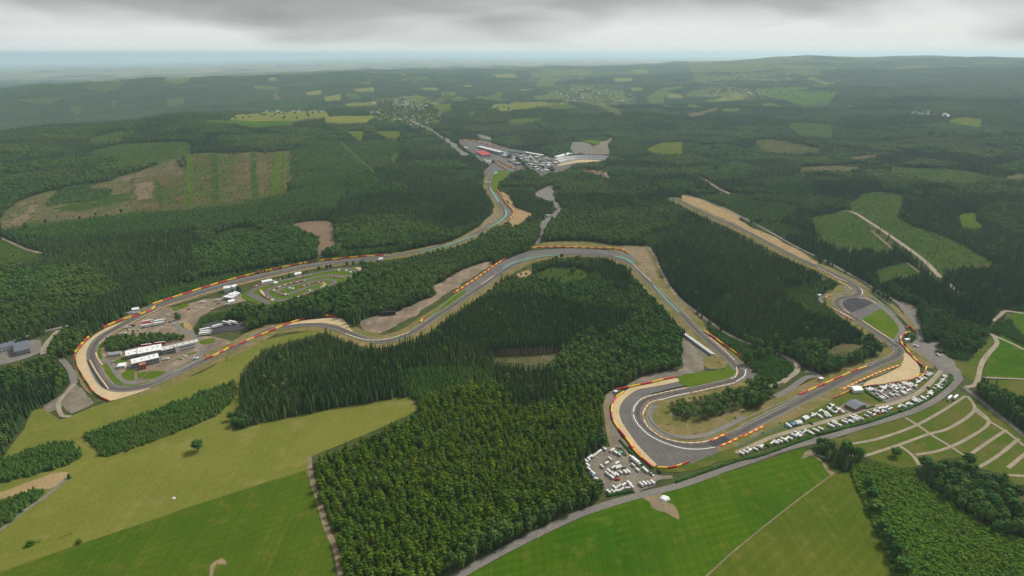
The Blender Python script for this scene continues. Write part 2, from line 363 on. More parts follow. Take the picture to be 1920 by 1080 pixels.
def band(name, Q, w0, w1, mats, layer, fmat=None, parent=None, kind='structure', z_add=0.0):
    A, B = strip(Q, w0, w1); n = len(Q); V = np.vstack([A, B]); _k[0] += 1
    z = hgt(V[:, 0], V[:, 1]) + zoff(layer + 0.1 * ((_k[0] % 5) / 5.0), np.hypot(*V.T)) + z_add
    me = mesh(name, np.column_stack([V, z]), [(i, n + i, n + i + 1, i + 1) for i in range(n - 1)], mats, fmat)
    if me.polygons and me.polygons[0].normal.z < 0: me.flip_normals()
    return link(name, me, parent, kind=kind if parent is None else None)
def ribbon(name, spec, width, mat, layer, clear=None, step=6.0):
    Q = spline(pts(spec), step)
    if clear is not False: stamp_line(Q, width / 2 + (clear or 1.0))
    stamp_line(Q, width / 2, 'hard')
    w = width / 2 * (1 + 0.06 * _wob(Q[:, 0], Q[:, 1], 60, 5))
    return band(name, Q, -w, w, mat, layer), Q

# ------------------------------------------------------------------ the ground: one sheet to the horizon
az = np.concatenate([np.arange(-180, -60, 6.0), np.arange(-60, 60, 0.30), np.arange(60, 180, 6.0)])
rr = np.concatenate([[1, 150, 250, 320], 380 * np.exp(np.arange(0, math.log(80000 / 380), 0.0095))])
AZ, RR = np.meshgrid(np.radians(az), rr); X = RR * np.sin(AZ); Y = RR * np.cos(AZ); Z = hgt(X, Y)
na, nr = len(az), len(rr)
i, j = np.meshgrid(np.arange(na), np.arange(nr - 1)); i2 = (i + 1) % na
Fq = np.stack([j * na + i, (j + 1) * na + i, (j + 1) * na + i2, j * na + i2], -1).reshape(-1, 4)
m, t, bs = new_mat('countryside')
near = mixc(t, stepr(t, noise(t, 0.006, 5), 0.35, 0.65), (0.040, 0.055, 0.020), (0.060, 0.070, 0.024))
near = mixc(t, stepr(t, noise(t, 0.05, 5), 0.52, 0.7), near, (0.085, 0.080, 0.036))
# beyond the woods that are built tree by tree the country is a patchwork of forest and fields
far = mixc(t, stepr(t, noise(t, 0.0011, 6, 0.6, stretch=(1, 1, 1)), 0.38, 0.62), (0.020, 0.038, 0.018), (0.034, 0.054, 0.022))
vn = t.nodes.new('ShaderNodeTexVoronoi'); vn.inputs['Scale'].default_value = 0.0022; vn.inputs['Randomness'].default_value = 0.9
gp = t.nodes.new('ShaderNodeNewGeometry'); mpv = t.nodes.new('ShaderNodeMapping'); mpv.inputs['Scale'].default_value = (1, 0.75, 0)
mpv.inputs['Rotation'].default_value = (0, 0, 0.5)
t.links.new(gp.outputs['Position'], mpv.inputs[0]); t.links.new(mpv.outputs[0], vn.inputs['Vector'])
sv = t.nodes.new('ShaderNodeSeparateColor'); t.links.new(vn.outputs['Color'], sv.inputs[0])
fld = mixc(t, sv.outputs[1], (0.070, 0.098, 0.030), (0.120, 0.115, 0.055))
dens = t.nodes.new('ShaderNodeMath'); dens.operation = 'MULTIPLY'
t.links.new(stepr(t, sv.outputs[0], 0.5, 0.52), dens.inputs[0]); t.links.new(stepr(t, noise(t, 0.00025, 3), 0.46, 0.58), dens.inputs[1])
far = mixc(t, dens.outputs[0], far, fld)
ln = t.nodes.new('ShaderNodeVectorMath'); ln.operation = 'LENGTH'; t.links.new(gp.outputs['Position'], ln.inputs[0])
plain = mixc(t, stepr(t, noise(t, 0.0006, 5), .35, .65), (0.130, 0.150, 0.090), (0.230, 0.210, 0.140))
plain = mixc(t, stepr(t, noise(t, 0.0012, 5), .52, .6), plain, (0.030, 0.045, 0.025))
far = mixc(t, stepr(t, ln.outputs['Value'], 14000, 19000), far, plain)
col = mixc(t, stepr(t, ln.outputs['Value'], 8800, 10200), near, far)
t.links.new(col, bs.inputs['Base Color'])
bp = t.nodes.new('ShaderNodeBump'); bp.inputs['Strength'].default_value = 0.8; bp.inputs['Distance'].default_value = 12
t.links.new(noise(t, 0.03, 3), bp.inputs['Height']); t.links.new(bp.outputs[0], bs.inputs['Normal'])
me = mesh('ground', np.column_stack([X.ravel(), Y.ravel(), Z.ravel()]), Fq, m, smooth=True)
if me.polygons[4000].normal.z < 0: me.flip_normals()
link('ground', me, kind='structure')

# ------------------------------------------------------------------ fields and clearings
exec_patches = [
 ('field', 'G -900,1700 -900,1000 -300,480 0,430 130,260 250,150 340,215 540,135 900,25 1130,-50 1330,-150 1345,0 1350,120 1285,190 1310,268 1500,220 1920,135 H 380,75 425,150 140,278 0,335 G 1765,400 1735,440 1840,820 1885,1100 1950,1700', 'pasture', 0.5),
 ('field', 'I -400,1100 300,920 800,440 1000,640 1200,1080 1400,1500 -200,1800', 'straw', 0.5),
 # foreground meadows
 ('field', 'G -900,1500 -300,1000 0,835 110,740 290,600 400,530 560,450 800,370 1000,300 1200,215 1290,185 1310,265 1500,215 1920,130 H 380,70 432,150 140,282 0,340 G 1770,400 1740,420 1715,482 1400,580 1060,690 860,760 470,890 180,990 0,1055 -600,1260 -900,1500', 'pasture', 1),
 ('field', 'G -900,1510 -600,1270 0,1060 180,995 470,895 860,765 1060,695 1400,585 1715,487 1760,600 1830,800 1860,910 1880,1080 1950,1500 1000,2000 -300,2000', 'meadow', 1),
 ('field', 'G -300,500 0,440 130,270 180,150 250,140 340,205 540,125 900,15 1130,-60 1330,-170 1500,-250 1920,-330 1900,-310 1500,-200 1370,-90 1345,0 1350,120 1285,180 1000,295 800,365 560,445 400,525 200,520 0,580 -300,640', 'pasture', 1.3),
 ('field', 'H 690,1090 1100,868 1500,690 1690,645 1920,577 I 0,570 400,455 670,360 715,380 800,450 850,500 600,690 300,930 155,1060 -200,1400 -700,1700 H 400,1500 400,1250', 'lush', 1),
 ('field', 'I 853,505 940,490 1000,640 1100,860 1200,1080 1400,1500 600,1900 -200,1500 160,1062 303,934 603,694', 'straw', 1.2),
 ('field', 'I 830,315 1250,186 1480,90 1600,55 1920,285 2200,500 2200,720 1920,640 1830,520 1650,470 1560,410 1340,450 1230,480 1000,405 880,345', 'terrace', 1),
 ('field', 'F 1690,1045 1715,930 1760,825 1800,800 1920,870 2150,960 2150,1060 1920,1052', 'lush', 1.2),
 ('field', 'F 1690,1060 1920,1060 2150,1070 2150,1300 1920,1200 1800,1110', 'terrace', 1.1),
 ('field', 'F 1850,690 1920,670 2100,700 2100,900 1920,810 1865,740', 'lush', 1.2),
 ('field', 'F 1640,900 1740,815 1755,840 1700,900 1655,1080 1560,1020 1520,955 1600,960', 'terrace', 1.0),
 # young growth and clear-felled ground on the slopes
 ('field', 'F 935,70 1010,20 1100,-5 1240,15 1235,80 1190,120 1280,190 1480,250 1755,400 1500,425 1450,475 1300,330 1100,190 960,95', 'young', 1),
 ('field', 'F 720,150 900,112 985,135 1100,250 1180,325 850,300 770,230', 'young', 1),
 ('field', 'F 1090,450 1250,400 1330,462 1110,495', 'young', 1),
 ('field', 'F 1550,125 1650,118 1660,170 1710,205 1580,200', 'meadow', 1),
 ('clearing', 'O 350,290 440,288 445,376 350,386', 'clearcut', 1), ('clearing', 'O 442,288 500,286 500,366 447,375', 'fell_red', 1), ('clearing', 'O 502,286 545,284 542,340 530,362 502,366', 'clearcut', 1.1),
 ('clearing', 'O 250,335 345,326 349,386 250,397', 'fell_red', 1.1), ('clearing', 'O 150,355 330,300 346,325 246,336 248,396 60,420 0,433 0,410 40,375 90,360', 'brash', 1), ('clearing', 'O 252,380 300,350 345,345 347,384', 'clearcut', 1.25), ('clearing', 'O 395,290 408,289 413,377 398,380', 'young', 1.4), ('clearing', 'O 470,288 480,287 484,369 472,371', 'young', 1.4), ('clearing', 'O 516,286 530,286 524,361 510,364', 'meadow', 1.5), ('clearing', 'O 100,392 180,372 240,362 244,376 150,397', 'young', 1.4), ('clearing', 'O 256,345 286,341 288,372 256,376', 'fell_pink', 1.5), ('clearing', 'O 292,340 300,339 306,388 298,389', 'young', 1.5), ('clearing', 'O 20,420 60,385 72,384 40,424', 'fell_pink', 1.4), ('clearing', 'O 352,293 362,292 362,384 352,385', 'meadow', 1.5),
 ('clearing', 'A 510,850 680,812 1065,800 1060,875 900,905 680,930 640,880', 'young', 1),
 ('clearing', 'A 480,790 640,745 710,738 700,775 560,800', 'young', 1),
 ('clearing', 'D 1630,185 1780,160 1870,165 1890,300 1780,358 1790,250', 'fell_pink', 1),
 ('clearing', 'D 0,265 60,290 240,350 200,380 0,400', 'young', 1),
 ('clearing', 'E 820,932 900,908 1040,900 1180,895 1245,890 1200,945 1160,968 1040,976 930,955', 'brash', 1),
 ('clearing', 'E 1090,465 1190,425 1350,432 1425,470 1300,500 1150,492', 'young', 1),
 ('clearing', 'E 880,530 920,488 1040,483 1085,440 1070,430 960,475 870,520', 'sand', 1.4),
 ('clearing', 'F 780,895 900,850 1040,860 1000,890 880,920', 'brash', 1),
 # far fields
 ('field', 'A 1090,690 1200,675 1350,680 1640,680 1650,700 1420,716 1280,698', 'lush', 1),
 ('field', 'A 1280,675 1480,633 1830,625 1850,660 1650,682', 'pasture', 1),
 ('field', 'B -90,660 0,652 190,650 140,693 0,694 -90,690', 'pasture', 1),
 ('field', 'A 925,445 1160,437 1060,466 930,472', 'straw', 1), ('field', 'A 1180,422 1280,424 1275,434 1190,432', 'straw', 1),
 ('field', 'A 1425,480 1570,488 1560,506 1430,502', 'straw', 1), ('clearing', 'A 90,560 300,545 345,560 300,590 180,585', 'young', 1), ('clearing', 'A 480,500 620,450 700,440 700,480 600,520', 'young', 1), ('clearing', 'A 630,570 670,565 665,610 635,612', 'young', 1), ('clearing', 'A 930,570 1030,545 1050,590 960,610', 'young', 1), ('clearing', 'A 400,600 470,590 460,650 410,650', 'young', 1), ('clearing', 'A 1545,515 1560,515 1578,565 1535,565', 'brash', 1),
 ('field', 'A 1720,520 1815,505 1810,528 1720,542', 'pasture', 1), ('field', 'A 1820,545 1920,530 1920,565 1830,570', 'pasture', 1),
 ('field', 'A 1510,440 1540,435 1575,460 1515,462', 'pasture', 1),
 ('field', 'B 20,585 190,572 200,590 40,600', 'pasture', 1), ('field', 'B 75,505 180,490 190,520 90,525', 'pasture', 1),
 ('field', 'B 440,495 540,493 552,512 450,510', 'pasture', 1), ('field', 'B 550,520 650,515 640,542 560,540', 'meadow', 1),
 ('field', 'B 380,572 500,558 522,580 440,607 385,592', 'meadow', 1), ('field', 'B 675,557 870,527 912,535 800,560', 'meadow', 1),
 ('field', 'B 845,420 960,414 1000,440 870,436', 'pasture', 1), ('field', 'B 1080,492 1140,428 1250,448 1180,492', 'meadow', 1),
 ('field', 'B 1280,490 1420,480 1440,502 1290,512', 'meadow', 1), ('field', 'B 1450,505 1605,510 1592,536 1460,532', 'lush', 1),
 ('field', 'B 1620,495 1700,494 1690,516 1630,515', 'pasture', 1), ('field', 'B 1710,545 1800,500 1920,478 1920,500 1830,520 1800,572', 'meadow', 1),
 ('field', 'B 905,682 1110,664 1150,668 1000,696', 'meadow', 1), ('field', 'B 840,600 980,568 1100,575 1270,568 1250,590 1100,602 900,627', 'pasture', 1),
 ('field', 'B 1060,540 1200,525 1270,540 1150,560', 'straw', 1), ('field', 'B 330,440 450,430 470,455 340,460', 'young', 1),
 ('clearing', 'B 1395,586 1470,580 1570,620 1580,656 1500,626', 'clearcut', 1), ('field', 'B 1715,840 1800,805 1925,798 1920,870 1780,866', 'straw', 1),
 ('field', 'B 180,745 330,738 325,780 250,770', 'straw', 1), ('field', 'B 30,740 130,738 110,790 60,760', 'straw', 1),
 ('field', 'B 530,600 560,588 620,575 620,620 560,632', 'straw', 1), ('field', 'B 715,632 765,620 750,640 720,645', 'meadow', 1),
 ('field', 'B 1630,395 1720,392 1720,412 1640,412', 'pasture', 1), ('field', 'B 1530,440 1640,435 1640,460 1540,465', 'pasture', 1),
 ('field', 'C 10,540 50,510 130,508 120,542', 'meadow', 1), ('field', 'C 185,557 330,528 342,560 200,572', 'pasture', 1),
 ('field', 'C 420,510 500,500 600,488 710,490 705,506 620,512 870,518 820,580 640,582 540,545 430,527', 'lush', 1),
 ('clearing', 'C 20,642 180,605 200,620 60,662', 'brash', 1), ('field', 'C 210,615 320,610 325,626 230,627', 'straw', 1),
 ('clearing', 'C 408,790 500,785 700,820 795,846 600,857 490,857 440,830', 'clearcut', 1),
 ('clearing', 'C 655,940 850,934 1020,945 930,962 670,957', 'brash', 1), ('field', 'C 1490,680 1570,660 1690,670 1670,717 1560,700', 'straw', 1),
 ('clearing', 'C 930,885 1100,872 1120,882 960,895', 'brash', 1), ('clearing', 'C 850,832 970,834 960,842 860,842', 'brash', 1),
 ('clearing', 'C 590,690 840,700 835,780 700,772', 'young', 1), ('clearing', 'C 1140,940 1500,950 1700,980 1650,1030 1400,1012', 'young', 1),
 ('clearing', 'C 1810,990 1920,975 1960,1000 1850,1010', 'brash', 1),
 # earth and paths, foreground edge
 ('earth', 'G -200,700 0,610 300,505 385,503 330,560 280,592 150,602 0,656 -200,760', 'sand', 1.6),
 ('earth', 'G 240,130 320,85 420,-20 440,20 530,105 410,165 350,130 270,160', 'dust', 1.6),
 ('earth', 'H 1690,640 1740,628 1800,610 1790,650 1870,680 1900,762 1830,728 1745,705 1740,665', 'dirt', 1.5),
 ('earth', 'I 660,422 715,365 740,400 800,450 855,500 830,515 780,440 720,405', 'dirt', 1.6),
 ('earth', 'G 1170,1085 1190,1020 1250,975 1278,1000 1270,1020 1230,1010 1200,1080', 'dirt', 1.5),
 ('earth', 'G 130,925 200,885 240,888 190,905', 'straw', 1.5), ('earth', 'G 315,875 400,838 412,840 350,868', 'straw', 1.5),
]
SCRUB = []
for nm, sp, mt, ly in exec_patches:
    if mt in ('young', 'clearcut', 'brash', 'fell_red'): SCRUB.append((pts(sp), mt))
    patch(nm, sp, M[mt], ly, opened=True, rough=1.0 if mt not in ('pasture', 'meadow', 'lush', 'straw') else 0.25)

rf = random.Random(3)
for _ in range(130):
    x = rf.uniform(640, 1580); y = 122 + 78 * rf.random() ** 1.2
    w = rf.uniform(12, 42) * (0.6 + (y - 120) / 100); h = w * rf.uniform(0.10, 0.17); sk = rf.uniform(-.5, .5) * w
    patch('field', 'O %f,%f %f,%f %f,%f %f,%f' % (x, y, x + w * .5, y - h * rf.uniform(.1, .5), x + w + sk * .3, y + h * .6, x + w * .4 + sk * .3, y + h), M[rf.choice(['pasture', 'meadow', 'straw', 'lush', 'meadow', 'young'])], rf.uniform(.6, .9), rough=.5)

# ------------------------------------------------------------------ race track: verges, run-off, gravel, asphalt
TRACK = ('s 262,212 400,305 560,395 680,458 660,486 590,492 548,508 525,550 510,620 520,670 560,730 610,790 648,850 672,900 655,950 600,1000 500,1050 '
         'E 680,278 590,303 500,322 400,343 260,366 0,397 D 1700,428 1500,472 1300,518 1100,577 900,637 l 820,215 650,285 490,370 365,440 292,510 260,580 260,650 290,740 '
         '345,845 405,905 490,935 600,938 750,913 900,855 1100,762 1300,672 1500,582 1640,522 D 1500,783 1600,765 1700,752 1800,752 E -20,772 50,800 140,830 220,843 300,830 380,802 445,765 '
         '505,722 570,680 650,628 730,572 810,522 900,458 965,420 1045,384 1140,362 1250,352 1400,350 1510,362 1590,390 1650,425 1712,492 1775,555 1850,628 1915,690 '
         'F 90,792 190,880 262,945 310,1000 h 1868,100 1830,170 1740,215 1500,275 1250,328 1000,375 850,405 755,450 705,510 690,580 712,660 790,750 900,830 1050,905 1200,938 1350,943 1500,925 1700,852 1900,762 '
         'p 100,730 250,652 500,527 750,403 1000,283 1200,195 1315,150 1372,105 1370,70 1330,25 q 770,742 700,678 600,608 480,528 380,462 290,402 246,352 250,315 310,290 400,277 440,250 432,212 385,170 300,118 180,58 60,0 '
         'F 720,408 600,352 480,290 330,212 150,135 0,62 -60,35')
TQ = spline(pts(TRACK), 5.0)
stamp_line(TQ, 17)
band('verge', TQ, -22, 22, M['verge'], 1.9)
for sp in ['s 220,178 480,188 700,258 860,288 1080,338 1210,362 1660,330 1700,370 1640,395 1400,420 1250,490 1090,520 1030,545 1000,500 930,470 790,482 760,500 600,492 540,502 490,545 455,500 550,410 430,385 350,312 250,232',
           'h 1165,215 950,265 690,312 560,402 500,482 485,570 520,680 620,830 720,960 840,1085 c 1355,470 1300,500 O 1226,872 1250,879 1300,868 1347,848 h 1560,935 1350,945 1050,905 800,755 690,600 720,470 860,392 1240,285',
           'F 88,762 200,858 330,958 425,1030 445,1055 400,1066 345,1060 325,1010 250,935 100,800',
           'E 630,580 760,490 900,395 1050,337 1250,320 1450,326 1620,352 1665,405 1600,400 1500,368 1250,358 1050,388 900,462 800,532 700,598 620,640',
           'q 450,235 480,265 570,310 660,372 760,455 830,535 870,590 900,600 850,640 800,700 760,690 830,600 770,500 650,392 560,330 430,292 400,285',
           'q 570,340 650,390 470,492 372,430', 's 1430,478 1560,488 1695,503 1725,560 1900,592 1750,578 1660,548 1560,512', 's 560,730 590,700 640,740 700,830 750,890 755,920 700,960 650,985 690,920 670,870 620,800']:
    patch('runoff', sp, M['runoff'], 2.6)
ribbon('runoff', 'E 240,372 0,395 D 1700,424 1500,468 1300,514 1100,572 900,632 l 830,205', 25, M['runoff'], 2.6, clear=3)
for sp in ['h 1110,176 1163,212 950,262 690,310 560,400 500,480 485,570 520,680 620,830 720,960 842,1085 c 1362,465 1300,497 1150,395 1010,265 900,130 h 735,1075 600,920 480,750 412,620 405,500 440,412 530,345 600,292 860,237',
           'l 690,262 560,310 400,370 290,430 200,510 130,590 105,650 120,720 200,860 290,980 420,1045 560,1010 720,958 800,925 600,957 430,952 340,885 270,762 232,670 232,590 280,500 400,402 530,332 700,278',
           'p 1415,100 1440,108 1500,150 1548,225 1545,285 1480,322 1300,350 1078,380 1100,345 1250,270 1380,213 1412,165',
           'D 1500,783 1600,748 1750,720 1880,710 1930,718 E 50,770 70,795 0,762 D 1900,752 1800,738 1650,752', 's 1190,430 1400,382 1560,370 1640,380 1600,392 1400,405 1240,435']:
    patch('gravel_trap', sp, M['gravel'], 3.2)
for sp, mt in [('h 1112,178 1240,140 1450,105 1640,80 1700,20 1760,0 1810,70 1800,140 1740,180 1440,245 1240,282', 'lawn'),
               ('q 652,392 705,432 780,510 835,592 772,690 600,572 472,492', 'lawn'), ('s 600,494 740,494 620,612 600,690 552,700 528,660 550,545', 'lawn'),
               ('E 470,718 620,590 690,548 705,562 600,652 540,692', 'lawn'), ('l 360,700 400,703 475,820 560,888 700,897 900,848 960,830 830,885 600,915 480,890 400,790', 'lawn'),
               ('F 0,1055 120,1030 240,985 262,1000 250,1050 200,1072 0,1078', 'lawn'),
               ('h 1520,15 1700,0 1695,50 1600,80 1470,80', 'straw'), ('F 110,940 190,920 245,965 225,995 130,990', 'verge'),
               ('l 305,560 330,520 380,470 345,560 355,650 330,660', 'lawn'), ('q 135,290 200,275 250,280 215,320 205,370 160,350', 'verge'), ('q 250,170 320,200 315,230 200,270 100,262 200,230', 'verge'),
               ('q 320,265 370,230 385,190 400,235 370,272', 'verge'), ('q 675,690 740,740 765,800 745,865 680,890 720,830 725,770', 'verge'),
               ('q 450,190 560,260 660,340 790,450 770,450 640,350 520,270', 'verge'), ('q 690,330 760,355 830,420 920,510 990,590 940,600 880,520 780,420', 'verge'),
               ('q 870,720 900,710 1000,800 1120,900 1130,940 1060,940 1000,900 900,800', 'verge'),
               ('p 0,720 250,600 530,470 900,300 1180,190 1175,215 900,335 500,510 250,632 0,760', 'lawn'),
               ('h 760,560 820,450 940,440 850,510 820,600 870,720 1000,810 1250,860 1480,835 1900,650 1900,715 1600,850 1400,895 1180,890 950,810 800,690', 'verge')]:
    patch('grass', sp, M[mt], 2.9)
band('race_track', TQ, -6.5, 6.5, M['asphalt'], 4.0)
band('racing_line', TQ + np.stack([_wob(TQ[:, 0], TQ[:, 1], 260, 8), _wob(TQ[:, 0], TQ[:, 1], 260, 9)], 1) * 1.2, -2.3, 2.3, M['rubber'], 4.25)
patch('new_surface', 'q 290,335 330,308 380,300 440,297 520,315 568,342 372,428 312,390', M['patch'], 3.6)
# painted edge lines and the darker resurfaced length at the hairpin exit
band('edge_line', TQ, -6.65, -6.4, M['offwhite'], 4.5); band('edge_line', TQ, 6.4, 6.65, M['offwhite'], 4.5)
qq = spline(pts('h 1510,925 1600,893 1700,852'), 4); band('resurfaced_length', qq, -6.2, 6.2, M['patch'], 4.35)
_, _q = ribbon('bypass_road', 'q 445,262 560,318 650,378 745,455 815,535 842,592 820,640 785,700', 9, M['road'], 3.7)
# teal painted run-off bands
for sp, w in [('E 910,432 960,405 1030,385 1130,365 1240,358', 4), ('E 1540,365 1600,380 1640,405', 5), ('s 545,690 575,740 615,800', 5), ('s 680,880 692,920 660,965 600,1010 500,1060', 5), ('E 760,245 650,285 560,315 440,340', 4),
              ('s 575,520 590,500', 14), ('s 720,485 765,482', 12), ('F 1050,580 1130,640 1200,700', 1.2), ('E 1755,530 1820,600 1900,680', 2.5), ('E 40,805 130,832 230,835 330,815', 2.0)]:
    Q = spline(pts(sp), 5); band('painted_band', Q, -w / 2, w / 2, M['teal'], 4.7)

def kerb(spec, mats, seg=4.0, w=1.6):
    Q = spline(pts(spec), seg); n = len(Q) - 1
    band('kerb', Q, -w / 2, w / 2, [M[a] for a in mats], 5.0, [i % len(mats) for i in range(n)], z_add=0.05)
for sp in ['h 1610,945 1750,890 1920,800 p 20,820 130,770 245,712', 'h 1520,885 1600,845 1700,800', 'p 890,415 1000,360 1200,270 1385,205']:
    kerb(sp, ('red', 'yellow'), 4.5, 2.2)
for sp in ['h 750,600 770,540 830,460 900,435 960,425', 'h 760,640 800,720 880,790 1000,860 1200,905 1380,905 1500,885', 'h 690,450 760,405 860,375 1060,325 1250,288', 'h 1300,345 1500,300 1790,235', 'h 1800,50 1812,110 1790,170 1740,190',
           'D 1880,408 1600,465 1300,535 1000,625 860,680 700,765 620,810 560,860', 'l 295,600 310,650 360,720', 'l 240,670 300,780 370,880 410,935', 'q 470,505 600,590 700,655 760,690', 'q 60,10 180,75 260,120 340,145', 'q 250,140 330,180 375,215',
           'q 290,395 360,440', 'q 430,295 520,308 600,345', 'q 195,385 280,430 400,500', 'E 785,525 860,475', 'E 1640,410 1700,470 1740,505', 'E 20,800 120,832 240,835 380,795', 's 530,660 545,700', 'F 150,820 230,890 290,950']:
    kerb(sp, ('orange', 'offwhite'), 4.0, 1.5)
# inner white line of the bends
for sp in ['h 645,560 660,500 700,450', 'h 645,590 670,660 740,750 850,840 1000,910 1200,970 1400,980 1560,960', 'q 470,260 478,240 460,215', 'F 355,1000 345,1040 300,1070', 'h 960,425 1100,385 1280,345']:
    Q = spline(pts(sp), 4); band('edge_line', Q, -0.5, 0.5, M['white'], 4.9)

# ------------------------------------------------------------------ yards, paths and roads
for nm, sp, mt, ly in [
    ('yard', 'l 700,300 820,232 1000,182 1100,165 1280,105 1450,92 1669,60 1669,125 1400,188 1250,280 1180,385 1250,450 1380,450 1560,500 1400,560 1250,640 950,790 700,865 560,852 480,780 380,670 322,600 420,420 560,392', 'scrape', 2.2),
    ('yard', 'l 1270,340 1400,310 1540,300 1669,310 1669,370 1560,400 1380,420', 'patch', 2.4),
    ('yard', 'E 510,545 580,500 700,432 840,390 850,408 700,508 600,570 480,650 420,690 300,760 200,800 120,770 100,730 220,692 330,672 430,622 540,582', 'scrape', 2.1),
    ('earth', 'E 1095,298 1200,280 1400,278 1540,303 1720,305 1760,380 1800,480 1885,590 1860,600 1760,500 1640,380 1500,325 1250,312 1060,325', 'verge', 2.1),
    ('earth', 'E 1560,320 1700,310 1740,400 1790,500 1740,480 1660,385', 'dirt', 2.25),
    ('earth', 's 620,690 720,730 780,850 860,880 950,915 880,970 760,1050 722,1000 762,900 700,800', 'sand', 2.2),
    ('earth', 's 430,1030 540,920 570,850 610,870 600,950 520,1010 440,1067', 'dirt', 2.2),
    ('car_park', 's 65,158 110,168 300,308 320,330 240,327 150,240', 'road', 2.2),
    ('car_park', 's 970,722 1060,660 1150,633 1170,760 1190,805 1255,872 1180,945 1095,1030 1055,1075 1030,1000 1130,930 1200,872 1130,782 1040,767', 'road', 2.2),
    ('car_park', 's 1340,200 1450,198 1560,235 1440,312 1340,312', 'road', 2.2), ('car_park', 's 1565,240 1690,182 1760,152 1705,230 1722,322 1440,317', 'dust', 2.3),
    ('field', 's 1455,192 1500,175 1640,190 1590,222', 'lawn', 2.2), ('car_park', 's 380,118 480,128 550,160 540,180 440,160', 'road', 2.2),
    ('yard', 'k 365,480 460,418 640,368 900,298 1200,238 1420,208 1520,215 1440,292 1385,335 1250,372 1100,432 940,482 740,545 620,572 500,555 380,515', 'lawn', 2.3),
    ('earth', 'F 0,18 120,48 300,118 330,170 480,240 640,322 770,405 700,402 560,332 470,285 330,200 150,118 0,50', 'sand', 2.0),
    ('yard', 'p 0,900 250,762 450,672 700,562 900,452 1080,385 1400,352 1600,292 1680,250 1800,290 1780,330 1700,440 1550,540 1370,592 1100,672 800,742 500,832 0,982 H 1920,500 1750,470 1900,430', 'terrace', 2.2),
    ('yard', 'p 860,560 1000,500 1180,540 1160,580 960,620', 'dust', 2.5), ('yard', 'p 1090,410 1300,370 1540,380 1500,440 1320,520 1220,500', 'dust', 2.45),
    ('yard', 'c 430,180 650,180 800,330 880,330 700,100 610,0 700,0 1000,420 1200,600 1330,640 1620,645 1620,690 1390,735 1330,832 1100,880 1040,940 960,890 560,975 500,930 380,800 270,700 190,560 130,420', 'dust', 2.3),
    ('yard', 'h 370,330 480,300 560,260 640,210 800,140 1240,60 1400,0 1470,30 1400,110 1110,160 640,260 470,330 380,500 400,640 480,790 600,950 560,960 400,940 345,600 330,380', 'dust', 2.2),
    ('earth', 'h 840,600 880,520 1000,500 1200,640 1500,640 1900,520 1900,580 1500,760 1200,830 1000,780 880,690', 'verge', 2.5),
    ('earth', 'F 0,800 60,830 150,900 130,960 60,1010 0,1020', 'dust', 2.2),
    ('yard', 'D 0,900 180,835 235,840 225,900 120,950 0,975 -200,1000 -200,930', 'road', 2.0),
    ('yard', 'F 1240,620 1300,640 1340,740 1330,790 1290,760 1220,650', 'dust', 2.2), ('yard', 'F 1260,860 1330,830 1420,880 1520,950 1580,1060 1500,1050 1400,960 1310,900', 'road', 2.2)]:
    patch(nm, sp, M[mt], ly, rough=1.0)
